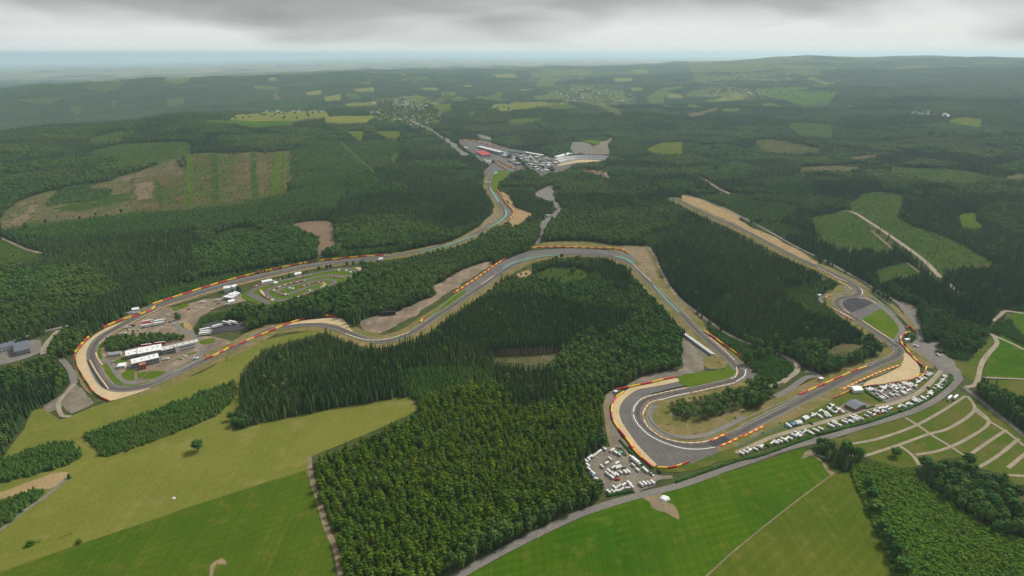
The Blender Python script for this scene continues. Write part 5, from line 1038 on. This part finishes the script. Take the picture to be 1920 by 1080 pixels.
B_('long white roofed hall between two halls inside the loop', 'l 692,652 905,612', 14, 7, 'mono', 'grey', 'white', 6, rise=2.5)
B_('grey glazed hall next to the tall white office', 'l 910,622 1025,595', 11, 7, 'flat', 'grey', 'offwhite', 6, rows=2)
B_('tall white office with strip windows inside the loop', 'l 1032,600 1245,548', 12, 9, 'mono', 'white', 'offwhite', 1, rows=2, rise=-1.5)
B_('brick red entrance cube before the two storey hall', 'l 708,760 760,748', 7, 7, 'flat', 'brick', 'brick', 2, rows=2)
B_('small white box hall standing alone at the loop service road', 'l 497,752 562,744', 9, 4, 'flat', 'white', 'white', 2)
B_('low sheds by the loop trees', 'l 415,640 525,625', 8, 3, 'gable', 'wallc', 'grey', 3)
B_('white canopy on the road outside the loop barrier', 'l 632,222 690,214', 8, 3, 'gable', 'offwhite', 'white', 0, name='canopy', cat='canopy')
B_('dark roofed industrial hall wing at the edge of the grey yard', 'D 92,928 176,908', 36, 7, 'gable', 'grey', 'slate', 4, rise=2.5)
B_('long slate roofed industrial hall along the grey yard', 'D -60,925 92,888', 18, 7, 'gable', 'offwhite', 'slate', 8, rise=2.5)
B_('white kart clubhouse front wing', 'k 200,520 285,528', 14, 5, 'flat', 'grey', 'white', 4); B_('white kart clubhouse side wing', 'k 290,512 362,488', 14, 6, 'flat', 'offwhite', 'white', 4)
B_('white kart clubhouse rear wing', 'k 205,450 290,440', 12, 7, 'flat', 'white', 'white', 4); B_('tall white kart tower at the clubhouse', 'k 300,455 352,440', 10, 11, 'flat', 'white', 'white', 2, rows=2)
B_('white canopy beside the kart clubhouse', 'k 255,562 308,548', 10, 3.5, 'gable', 'white', 'white', 0, name='canopy', cat='canopy')
B_('long white tent on the kart straight', 'k 570,374 660,356', 8, 4, 'gable', 'white', 'white', 0, name='tent', cat='tent'); B_('white tent pair above the kart straight', 'k 880,300 938,287', 8, 4, 'gable', 'white', 'white', 0, name='tent', cat='tent'); B_('small white tent on the kart lawn', 'k 680,378 712,372', 5, 3, 'gable', 'white', 'white', 0, name='tent', cat='tent')
B_('grey roofed block with brown walls between the caravan rows', 'p 912,556 1000,602', 21, 4.2, 'gable', 'wood', 'slate', 5, rise=2.2, name='wash_house')
B_('large white marquee above the grey roofed block', 'p 995,442 1065,436', 10, 4, 'gable', 'white', 'white', 0, name='marquee', cat='tent')
B_('blue tarpaulin shelter among the caravans', 'p 474,722 506,714', 4, 2.4, 'gable', 'blue', 'blue', 0, name='shelter', cat='tent', rise=1.2); B_('grey tent shelter next to the blue tarpaulin', 'p 516,712 556,704', 5, 2.6, 'gable', 'offwhite', 'offwhite', 0, name='shelter', cat='tent', rise=1.2)
B_('pale grey awning on the dirt camping loop', 'c 680,560 770,535', 4, 2.3, 'gable', 'offwhite', 'offwhite', 0, name='awning', cat='tent', rise=.8, over=.3); B_('teal awning at the edge of the dirt camping loop', 'c 735,300 785,290', 3, 2.2, 'gable', 'teal', 'teal', 0, name='awning', cat='tent', rise=.7, over=.3)
B_('light blue tarpaulin shelter at the plantation edge', 'c 278,690 312,682', 3, 2.0, 'gable', 'blue', 'blue', 0, name='shelter', cat='tent', rise=.7, over=.3)
B_('long black wall board on the dusty terrace', 'E 220,702 306,694', 4, 6, 'flat', 'black', 'black', 0, name='board_wall', cat='wall', over=.1, door=False)
B_('white marshal hut beside the chicane road', 'q 875,695 905,690', 3, 3, 'flat', 'white', 'white', 1, name='marshal_hut', cat='hut'); B_('white marshal hut at the chicane wood', 'q 70,282 98,280', 4, 3, 'flat', 'white', 'white', 1, name='marshal_hut', cat='hut'); B_('white marshal hut at the head of the hairpin gravel', 'h 435,352 462,348', 2.5, 2.6, 'flat', 'white', 'white', 1, name='marshal_hut', cat='hut')
B_('white marshal hut at the kart circuit end', 'k 1672,155 1708,150', 6, 4, 'gable', 'white', 'white', 1, name='marshal_hut', cat='hut'); B_('white marshal hut on the junction of the lower track', 'q 85,1055 112,1052', 3, 3, 'flat', 'white', 'white', 1, name='marshal_hut', cat='hut')
B_('black tent by the junction wood', 'p 1690,100 1735,104', 5, 3, 'gable', 'black', 'black', 0, name='tent', cat='tent', rise=1)
# pit lane and paddock
B_('long white pit building with flat roof beside the straight', 's 400,262 622,330', 22, 9, 'flat', 'grey', 'white', 14, name='pit_building'); B_('red roofed grandstand facing the pit building', 's 385,312 455,348', 38, 9, 'mono', 'grey', 'red', 4, rise=3)
B_('long cream roofed grandstand behind the paddock', 's 850,318 1045,352', 14, 9, 'mono', 'grey', 'wallc', 8, rise=2); B_('grey green terrace roof above the paddock', 's 700,300 850,325', 40, 4, 'mono', 'grey', 'fence', 5, rise=3); B_('white roofed stand wing beside the curved grandstand', 's 1210,372 1350,345', 22, 9, 'mono', 'grey', 'white', 6, rise=2)
B_('small white timing hut on the pit straight', 's 262,262 292,272', 10, 6, 'flat', 'white', 'white', 1, name='hut', cat='hut')
rng2 = random.Random(5); PADD = [(x, y) for y in range(312, 520, 15) for x in range(600, 1190, 33)]
padp = pts('s 620,318 700,300 850,330 1050,360 1190,380 1150,440 1080,515 1010,530 900,470 880,410 780,440 640,370'); cc = 0
for x, y in PADD:
    x += rng2.uniform(-14, 14); y += rng2.uniform(-7, 7); P = pts('s %f,%f' % (x, y))
    if not inside(padp, P[:, 0], P[:, 1])[0] or rng2.random() < .22: continue
    wl = rng2.uniform(11, 32); rm, wm, nmc = rng2.choice([('white', 'offwhite', 'white'), ('grey', 'wallc', 'grey'), ('grey', 'slate', 'grey'), ('offwhite', 'grey', 'pale grey'), ('slate', 'wallc', 'slate'), ('black', 'grey', 'black'), ('grey', 'wallc', 'grey'), ('wallc', 'grey', 'cream')]); hh = rng2.uniform(4, 9)
    q = B_('%s roofed paddock building in the crowded valley paddock' % nmc, 's %f,%f %f,%f' % (x, y, x + wl, y + wl * rng2.uniform(.1, .35)), rng2.uniform(7, 14), hh, rng2.choice(['flat', 'gable']), wm, rm, 3, name='paddock_building'); q['group'] = nmc + ' roofed paddock buildings'; cc += 1
for x, y in [(470, 385), (490, 395), (510, 390), (485, 410), (500, 420), (520, 405)]:
    q = B_('white tent in the cluster beside the pit straight wood', 's %f,%f %f,%f' % (x, y, x + 14, y + 3), 9, 3.5, 'gable', 'white', 'white', 0, name='tent', cat='tent'); q['group'] = 'white tents by the pit straight'
B_('brown roofed valley tent row', 's 735,400 780,408', 14, 5, 'gable', 'wallc', 'brick', 3, name='paddock_building')

def grandstand(label, spec, depth, h, n, rowm, roof=None, back=2.2):
    P = pts(spec); Q = resample(P, 14.0); e = link('grandstand', None, label=label, cat='grandstand'); o0 = Q[0]; zb = ground_z(*o0) + .3; e.location = (o0[0], o0[1], zb)
    T = np.gradient(Q, axis=0); T /= np.linalg.norm(T, axis=1, keepdims=True); Nn = np.stack([-T[:, 1], T[:, 0]], 1)
    if (Nn.mean(0) @ -Q.mean(0)) > 0 and roof != 'flip': Nn = -Nn
    if roof == 'flip': Nn = -Nn if (Nn.mean(0) @ -Q.mean(0)) < 0 else Nn
    zq = hgt(Q[:, 0], Q[:, 1]) + zoff(3, np.hypot(*Q.T)) - zb
    for r_ in range(n):
        d0, d1 = depth * r_ / n, depth * (r_ + 1) / n; z1 = h * (r_ + 1) / n; V, F = [], []
        for i in range(len(Q)):
            for d, z in ((d0, -1), (d0, z1), (d1, z1), (d1, -1)): p = Q[i] + Nn[i] * d - o0; V.append((p[0], p[1], zq[i] + z))
        for i in range(len(Q) - 1):
            for k_ in range(4): F.append((4 * i + k_, 4 * i + 4 + k_, 4 * i + 4 + (k_ + 1) % 4, 4 * i + (k_ + 1) % 4))
        F += [(3, 2, 1, 0), tuple(4 * (len(Q) - 1) + k_ for k_ in range(4))]
        link('seat_row', mesh('seat_row', V, F, M[rowm[r_ % len(rowm)]]), e)
    V, F = [], []
    for i in range(len(Q)):
        for d, z in ((depth, -1), (depth, h + back), (depth + .5, h + back), (depth + .5, -1)): p = Q[i] + Nn[i] * d - o0; V.append((p[0], p[1], zq[i] + z))
    for i in range(len(Q) - 1):
        for k_ in range(4): F.append((4 * i + k_, 4 * i + 4 + k_, 4 * i + 4 + (k_ + 1) % 4, 4 * i + (k_ + 1) % 4))
    link('back_wall', mesh('back_wall', V, F, M['grey']), e); return e
grandstand('long narrow grandstand with pale seats beside the straight in the wood', 'F -105,700 0,785 185,918', 9, 3.2, 6, ['offwhite', 'grey', 'offwhite', 'rail'], 'flip', .15)
grandstand('curved pale grandstand above the beige gravel in the valley', 's 1232,408 1300,392 1400,380 1500,376 1600,380 1668,386', 26, 16, 7, ['offwhite', 'grey', 'white'])
def gantry(label, spec, h=9, w=2.5):
    P = pts(spec); a, b = P[0], P[1]; L_ = float(np.hypot(*(b - a))); e = link('gantry', None, label=label, cat='gantry'); e.location = (a[0], a[1], ground_z(*a)); e.rotation_euler = (0, 0, math.atan2(b[1] - a[1], b[0] - a[0]))
    part('deck', e, [((0, -w / 2, h), (L_, w / 2, h + 2))], M['offwhite'])
    for x in (0.0, L_ - 1): part('post', e, [((x, -w / 2, -2), (x + 1, w / 2, h))], M['grey'])
gantry('white gantry bridge over the valley climb', 's 476,625 532,625', 9, 4)
def pole(label, x, y, sheet, h):
    P = pts('%s %f,%f' % (sheet, x, y))[0]; e = link('utility_pole', None, label=label, cat='pole'); e.location = (P[0], P[1], ground_z(*P)); V, F, FM = [], [], []
    tube(V, F, FM, (0, 0, -.5), (0, 0, h), .22, .14, 8, 0); link('post', mesh('post', V, F, M['grey']), e); part('cross_arm', e, [((-1.1, -.09, h - .7), (1.1, .09, h - .5))], M['grey'])
pole('slim grey utility pole beside the road under the larches', 1097, 868, 'H', 14)
for x, y, lab in [(368, 268, 'yellow and red flag board on the road by the wooded slope'), (405, 258, 'second yellow flag board on the road by the wooded slope'), (672, 195, 'yellow flag board near the white canopy')]:
    P = pts('l %f,%f' % (x, y))[0]; e = link('flag_board', None, label=lab, cat='sign'); e.location = (P[0], P[1], ground_z(*P)); part('post', e, [((-.1, -.1, -.5), (.1, .1, 2))], M['grey']); part('board', e, [((-1.6, -.1, 1.6), (1.6, .1, 4.2))], M['yellow']); part('stripe', e, [((-1.6, -.16, .9), (1.6, .16, 1.6))], M['red'])
def heap(label, name, cat, sheet, x, y, r, h, mat):
    P = pts('%s %f,%f' % (sheet, x, y))[0]; v, f = ico(3); q = np.random.default_rng(3); w = v * (1 + .12 * np.sin(v[:, :1] * 5 + v[:, 1:2] * 4)) * np.array([r, r * .8, h]); w[:, 2] = np.maximum(w[:, 2], -.3)
    o = link(name, mesh(name, w, f, M[mat], smooth=True), label=label, cat=cat); o.location = (P[0], P[1], ground_z(*P))
heap('white sheeted heap on the bare earth at the field gate', 'covered_heap', 'heap', 'H', 1820, 645, 5, 2.4, 'white')
heap('small white water bowser on the olive pasture', 'water_tank', 'tank', 'G', 978, 645, 1.8, 1.9, 'white')

# ------------------------------------------------------------------ village houses
def house_mesh(w, d, h, rise, wall, roof):
    V = [(-w, -d, -2), (w, -d, -2), (w, d, -2), (-w, d, -2), (-w, -d, h), (w, -d, h), (w, d, h), (-w, d, h), (-w, 0, h + rise), (w, 0, h + rise), (-w - .4, -d - .5, h - .2), (w + .4, -d - .5, h - .2), (w + .4, d + .5, h - .2), (-w - .4, d + .5, h - .2), (-w - .4, 0, h + rise + .15), (w + .4, 0, h + rise + .15),
         (w * .3, -.5, h), (w * .5, -.5, h), (w * .5, .5, h), (w * .3, .5, h), (w * .3, -.5, h + rise + 1), (w * .5, -.5, h + rise + 1), (w * .5, .5, h + rise + 1), (w * .3, .5, h + rise + 1)]
    F = [(0, 1, 5, 4), (1, 2, 6, 9, 5), (2, 3, 7, 6), (3, 0, 4, 8, 7), (10, 11, 15, 14), (14, 15, 12, 13), (16, 17, 21, 20), (17, 18, 22, 21), (18, 19, 23, 22), (19, 16, 20, 23), (20, 21, 22, 23)]
    return mesh('house', V, F, [M[wall], M[roof]], [0, 0, 0, 0, 1, 1, 0, 0, 0, 0, 0])
HM = [(house_mesh(9, 6, 6, 4, 'wallc', 'slate'), 'cream house with slate roof'), (house_mesh(8, 6, 6, 4, 'offwhite', 'grey'), 'white house with grey roof'), (house_mesh(10, 6, 5, 4, 'wallc', 'brick'), 'cream house with red roof'), (house_mesh(14, 8, 6, 3, 'white', 'offwhite'), 'large white house with pale roof')]
rh = random.Random(11); nh = 0
for sp, n, where in [('O 690,192 760,182 830,195 822,232 795,245 770,232 700,222', 84, 'in the village above the winding main road'), ('O 1030,172 1100,165 1182,178 1185,195 1060,190', 60, 'in the hillside village beyond the wooded hill'), ('C 1200,632 1350,625 1540,652 1500,672 1250,648', 24, 'in the hamlet by the pale forest field'), ('A 1490,622 1830,616 1840,632 1500,636', 16, 'in the row behind the bright ridge pasture'),
                     ('O 1290,112 1500,118 1480,150 1300,140', 26, 'scattered on the far hazy hillside'), ('O 1000,140 1090,130 1090,150 1010,155', 12, 'scattered on the far meadow ridge'), ('O 1400,170 1490,172 1480,185 1400,185', 8, 'by the bright far meadow'), ('O 755,225 800,235 790,250 765,240', 14, 'along the main road into the valley'), ('O 1320,165 1400,168 1390,182 1325,180', 12, 'at the foot of the far green slope')]:
    P = pts(sp); lo, hi = P.min(0), P.max(0); k_ = 0
    for _ in range(4000):
        if k_ >= n: break
        x, y = rh.uniform(lo[0], hi[0]), rh.uniform(lo[1], hi[1])
        if not inside(P, np.array([x]), np.array([y]))[0]: continue
        me_, lab = HM[rh.choice([0, 0, 1, 1, 2, 3])]; o = link('house', me_, label='%s %s' % (lab, where), cat='house', group='%s %s' % (lab, where)); o.location = (x, y, ground_z(x, y) + 1.5); o.rotation_euler = (0, 0, rh.uniform(-.6, .6) + (1.57 if rh.random() < .4 else 0)); k_ += 1

# ------------------------------------------------------------------ hedges and single trees
def hedge(label, spec, w=3.0, h=2.6):
    Q = spline(pts(spec), 1.6); q = np.random.default_rng(len(Q)); V, F = [], []; o0 = Q[0]; z = hgt(Q[:, 0], Q[:, 1]) + .2; T = np.gradient(Q, axis=0); T /= np.linalg.norm(T, axis=1, keepdims=True); Nn = np.stack([T[:, 1], -T[:, 0]], 1)
    prof = [(-.5, -.2), (-.52, .45), (-.34, .9), (0, 1.02), (.34, .9), (.52, .45), (.5, -.2)]
    for i in range(len(Q)):
        for a, b in prof: r_ = q.uniform(.8, 1.2); p = Q[i] + Nn[i] * a * w * r_ + q.normal(0, .18, 2) - o0; V.append((p[0], p[1], z[i] - z[0] + b * h * q.uniform(.85, 1.2)))
    for i in range(len(Q) - 1):
        for k_ in range(6): F.append((7 * i + k_, 7 * i + k_ + 1, 7 * i + 8 + k_, 7 * i + 7 + k_))
    F += [tuple(range(7)), tuple(range(len(V) - 1, len(V) - 8, -1))]
    o = link('hedge', None, label=label, cat='hedge'); o.location = (o0[0], o0[1], z[0]); c_ = link('foliage', mesh('foliage', V, F, M['l_broad']), o); c_['tint'] = .35; c_['tone'] = .05
    SV, SF = [], []
    def fn():
        i = q.integers(len(Q)); p = Q[i] + Nn[i] * q.uniform(-.6, .6) * w - o0; return (p[0], p[1], z[i] - z[0] + h * q.uniform(.4, 1.15))
    sprays(SV, SF, q, len(Q) * 5, fn, .5); s_ = link('sprays', mesh('sprays', SV, SF, M['l_broad']), o); s_['tint'] = .5; s_['tone'] = .1
hedge('long clipped dark hedge between caravan row and grey road', 'O 1268,905 1300,893 1380,866 p 200,970 450,880 640,815'); hedge('clipped dark hedge along the road by the crowded caravans', 'p 690,790 900,740 1100,692 1355,608')
hedge('curving dark hedge between road bend and caravan row', 'p 1385,598 1560,522 1700,425 1795,352 1818,305 1800,288', 3.6); hedge('low dark hedge at the plantation corner below the caravans', 'c 530,992 700,962 960,912', 2.5, 2.4); hedge('short hedge round the grey roofed block', 'p 1010,515 1080,570 1165,555', 2.2, 2)
hedge('short hedge between marquee and crowded camping field', 'p 1095,430 1150,465 1220,510', 3.4, 2.4); hedge('rough green bank hedge behind the hairpin barrier', 'c 735,60 880,225 1080,445 1280,620', 2.2, 2.0)
def lone(k, name, sheet, x, y, sx, sz, label, tint=.3, tone=.1):
    P = pts('%s %f,%f' % (sheet, x, y))[0]; return one_tree(name, k, P[0], P[1], sx, sz, tint, tone, label)
lone('broadleaf', 'oak_tree', 'G', 1115, 378, 1.35, 1.0, 'lone round dark oak in the olive pasture'); lone('spruce', 'spruce_tree', 'G', 390, 532, .95, .42, 'small lone conifer at the end of the sandy earth strip')
lone('shrub', 'round_bush', 'G', 173, 908, 1.5, 1.5, 'small round dark bush in the olive pasture corner', .1); lone('shrub', 'bare_bush', 'G', 446, 895, 1.3, 1.3, 'small brownish bush on the field boundary', .1, .9)
lone('broadleaf', 'round_tree', 'I', 1195, 408, 1.15, .75, 'round dark tree alone on the camp terrace grass'); lone('broadleaf', 'oak_tree', 'I', 800, 372, 1.25, 1.0, 'wide dark oak at the field gate beside the road'); lone('broadleaf', 'oak_tree', 'I', 915, 395, 1.35, 1.15, 'tall dark oak by the terrace path start'); lone('broadleaf', 'oak_tree', 'I', 985, 425, 1.25, 1.0, 'dark oak between terrace path and shrub thicket'); lone('broadleaf', 'oak_tree', 'I', 765, 355, .9, .8, 'smaller oak touching the road hedge end')
for i, (x, y) in enumerate([(1430, 520), (1500, 560), (1560, 500), (1620, 520), (1580, 600), (1680, 560), (1720, 620), (1780, 580), (1820, 660), (1740, 700), (1850, 720), (1660, 660), (1790, 760), (1600, 460), (1880, 640), (1530, 640), (1360, 480), (1690, 740), (1770, 830), (1060, 640), (1080, 720), (1120, 830), (1150, 900), (1190, 980), (1230, 1060), (1040, 580)]):
    o = lone('broadleaf', 'oak_tree', 'I', x, y, random.uniform(1.1, 1.5), random.uniform(.8, 1.1), 'big dark oak in the clump below the camp terraces' if i < 19 else 'dark oak along the meadow edge of the shrub thicket', random.uniform(0, .5), random.choice([0, 0, .1, .6])); o['group'] = 'oaks below the terraces' if i < 19 else 'oaks on the thicket edge'
for x, y, k, s_ in [(150, 212, 'broadleaf', 1.2), (75, 208, 'spruce', .8), (15, 238, 'broadleaf', 1.1), (260, 182, 'broadleaf', .9), (685, 122, 'broadleaf', .9), (775, 125, 'spruce', .9), (450, 157, 'broadleaf', .7), (540, 137, 'broadleaf', .7)]:
    o = lone(k, 'hillside_tree', 'D', x, y, s_ * (1.2 if k == 'spruce' else 1), s_, 'single dark tree on the clear-felled hillside', .1); o['group'] = 'single trees on the clear-felled hillside'
for x, y in [(1105, 247), (1180, 232), (1215, 225), (1370, 203), (1500, 197), (1430, 200)]:
    o = lone('broadleaf', 'verge_tree', 'k', x, y, .75, .75, 'small dark tree on the verge between kart circuit and straight', .1); o['group'] = 'verge trees by the kart circuit'
bs_ = KIND['barespruce']; q_ = resample(pts('E 822,928 930,920 1040,914 1165,908 1243,900'), 2.8)
for i_, (x, y) in enumerate(q_):
    for b_ in range(2):
        o = one_tree('bare_spruce', 'barespruce', x + random.uniform(-1, 1), y + 1.5 + b_ * 3.5 + random.uniform(-1, 1), 1.0, random.uniform(.85, 1.1), random.uniform(0, .6), .1, 'tall spruce with long bare brown trunk above the brash clearing', 'bare trunked spruces at the clearing')
for x, y in [(800, 360), (815, 380), (830, 395), (850, 410), (870, 430), (890, 450), (910, 470), (930, 490), (845, 385), (865, 405), (1130, 470), (1150, 485), (1140, 455), (960, 500), (720, 345), (560, 395), (1055, 450)]:
    one_tree('paddock_tree', 'broadleaf', *pts('s %f,%f' % (x, y + 18))[0], random.uniform(1.5, 2.4), random.uniform(.9, 1.3), random.uniform(0, .3), .0, 'dark tree standing between the valley paddock roofs', 'trees in the valley paddock')
for x, y, s_ in [(1300, 205, .9), (1325, 235, 1.1), (1365, 245, 1.0), (1340, 200, 1.0), (1380, 215, 1.1)]:
    o = lone('broadleaf', 'edge_tree', 'G', x, y, s_, .8, 'round tree at the corner of the spruce wood by the pasture', .3); o['group'] = 'round trees at the spruce wood corner'
for x, y, s_ in [(1092, 462, .7), (1130, 440, .6), (1210, 388, 1.0), (1240, 375, .9), (1300, 462, 1.1), (1310, 450, .9), (1010, 472, .5), (980, 478, .5), (1040, 470, .5), (1180, 452, .45), (1200, 478, .4), (1260, 440, .4), (1350, 470, .5), (1390, 480, .6), (1070, 482, .5), (1160, 495, .6), (1330, 430, .6), (1230, 492, .5), (1120, 470, .4)]:
    o = lone('broadleaf', 'clearing_tree', 'E', x, y, s_, s_ * .85, 'small tree scattered in the clearing inside the middle bend', random.uniform(0, .5)); o['group'] = 'trees in the middle bend clearing'
rc = random.Random(9)
for rows, d_, lab, n_ in [(ROWA, (5, 2), 'in the row between gravel road and hedge', 6), (ROWD, (5, 2.5), 'in the crowded field below the wide gravel trap', 7), (ROWB, (5, 4), 'on the grass between track fence and gravel road', 3), (ROWC, (5, 2.5), 'in the row along the curving hedge near the junction', 3)]:
    for x, y in rc.sample(rows, n_):
        w, wn = rc.choice([('slate', 'slate grey'), ('black', 'black'), ('silver', 'silver'), ('redcar', 'dark red'), ('blue', 'blue'), ('silver', 'silver')])
        vehicle('car', w, x + rc.choice([-14, 14]) + rc.uniform(-3, 3), y + rc.uniform(3, 9), d_, '%s car parked beside caravans %s' % (wn, lab), '%s cars %s' % (wn, lab), 'p', 1.0)
for x, y in [(640, 405), (600, 395), (690, 395), (980, 320), (1010, 345), (960, 260), (1150, 200), (1220, 190), (1320, 165), (1360, 205), (1420, 150), (1120, 640), (1080, 660), (620, 720), (600, 735), (450, 690), (1180, 500), (1140, 520), (800, 545), (700, 560)]:
    w, wn = rc.choice([('white', 'white'), ('silver', 'silver'), ('slate', 'slate grey'), ('offwhite', 'off-white')]); vehicle('car', w, x, y, (5, rc.uniform(-2, 2)), '%s car on the worn ground inside the loop' % wn, '%s cars inside the loop' % wn, 'l', 1.25)
for x, y in [(1285, 255), (1355, 258), (1395, 272), (820, 425), (850, 430), (670, 445), (1010, 450), (780, 485), (655, 540)]:
    q = B_('small white board shelter on the kart circuit lawn', 'k %f,%f %f,%f' % (x, y, x + 18, y - 2), 3, 2.4, 'gable', 'white', 'white', 0, name='lawn_shelter', cat='shelter', over=.2); q['group'] = 'white shelters on the kart lawn'
rt = random.Random(4)
for sp, n, lab in [('A 1280,672 1480,640 1830,628 1840,655 1650,678', 26, 'dark tree dotted over the ridge pasture'), ('B 380,560 650,500 640,560 440,605', 22, 'tree among the village meadows'), ('B 840,600 980,570 1270,570 1250,590 900,622', 34, 'tree in the hedgerows of the far pasture'), ('C 420,510 870,520 820,575 640,575', 14, 'tree dotted over the bright far meadow'),
                   ('B 100,560 480,520 480,640 200,640', 40, 'tree between the village houses'), ('B 1200,520 1640,500 1600,590 1250,570', 40, 'tree between the hillside village houses')]:
    P = pts(sp); lo, hi = P.min(0), P.max(0); k_ = 0
    for _ in range(3000):
        if k_ >= n: break
        x, y = rt.uniform(lo[0], hi[0]), rt.uniform(lo[1], hi[1])
        if not inside(P, np.array([x]), np.array([y]))[0]: continue
        one_tree('meadow_tree', 'broadleaf', x, y, rt.uniform(1.2, 2.2), rt.uniform(.8, 1.1), rt.uniform(0, .4), .05, lab, lab); k_ += 1

# ------------------------------------------------------------------ haze: one box of pale air
def haze_box():
    x, y0, y1, z0, z1 = 82000, -82000, 82000, -2400, 470
    V = [(sx * x, yy, zz) for zz in (z0, z1) for sx, yy in ((-1, y0), (1, y0), (1, y1), (-1, y1))]
    F_ = [(0, 3, 2, 1), (4, 5, 6, 7), (0, 1, 5, 4), (1, 2, 6, 5), (2, 3, 7, 6), (3, 0, 4, 7)]
    mt = bpy.data.materials.new('haze'); mt.use_nodes = True; t_ = mt.node_tree; t_.nodes.clear()
    o_ = t_.nodes.new('ShaderNodeOutputMaterial'); v_ = t_.nodes.new('ShaderNodeVolumePrincipled')
    v_.inputs['Color'].default_value = (0.66, 0.87, 1.0, 1); v_.inputs['Density'].default_value = HAZE_DENSITY; v_.inputs['Anisotropy'].default_value = 0.25
    t_.links.new(v_.outputs[0], o_.inputs['Volume'])
    link('haze', mesh('haze', V, F_, mt), label='pale blue haze filling the air over the valley', cat='haze', kind='stuff')
HAZE_DENSITY = 4.1e-5
haze_box()
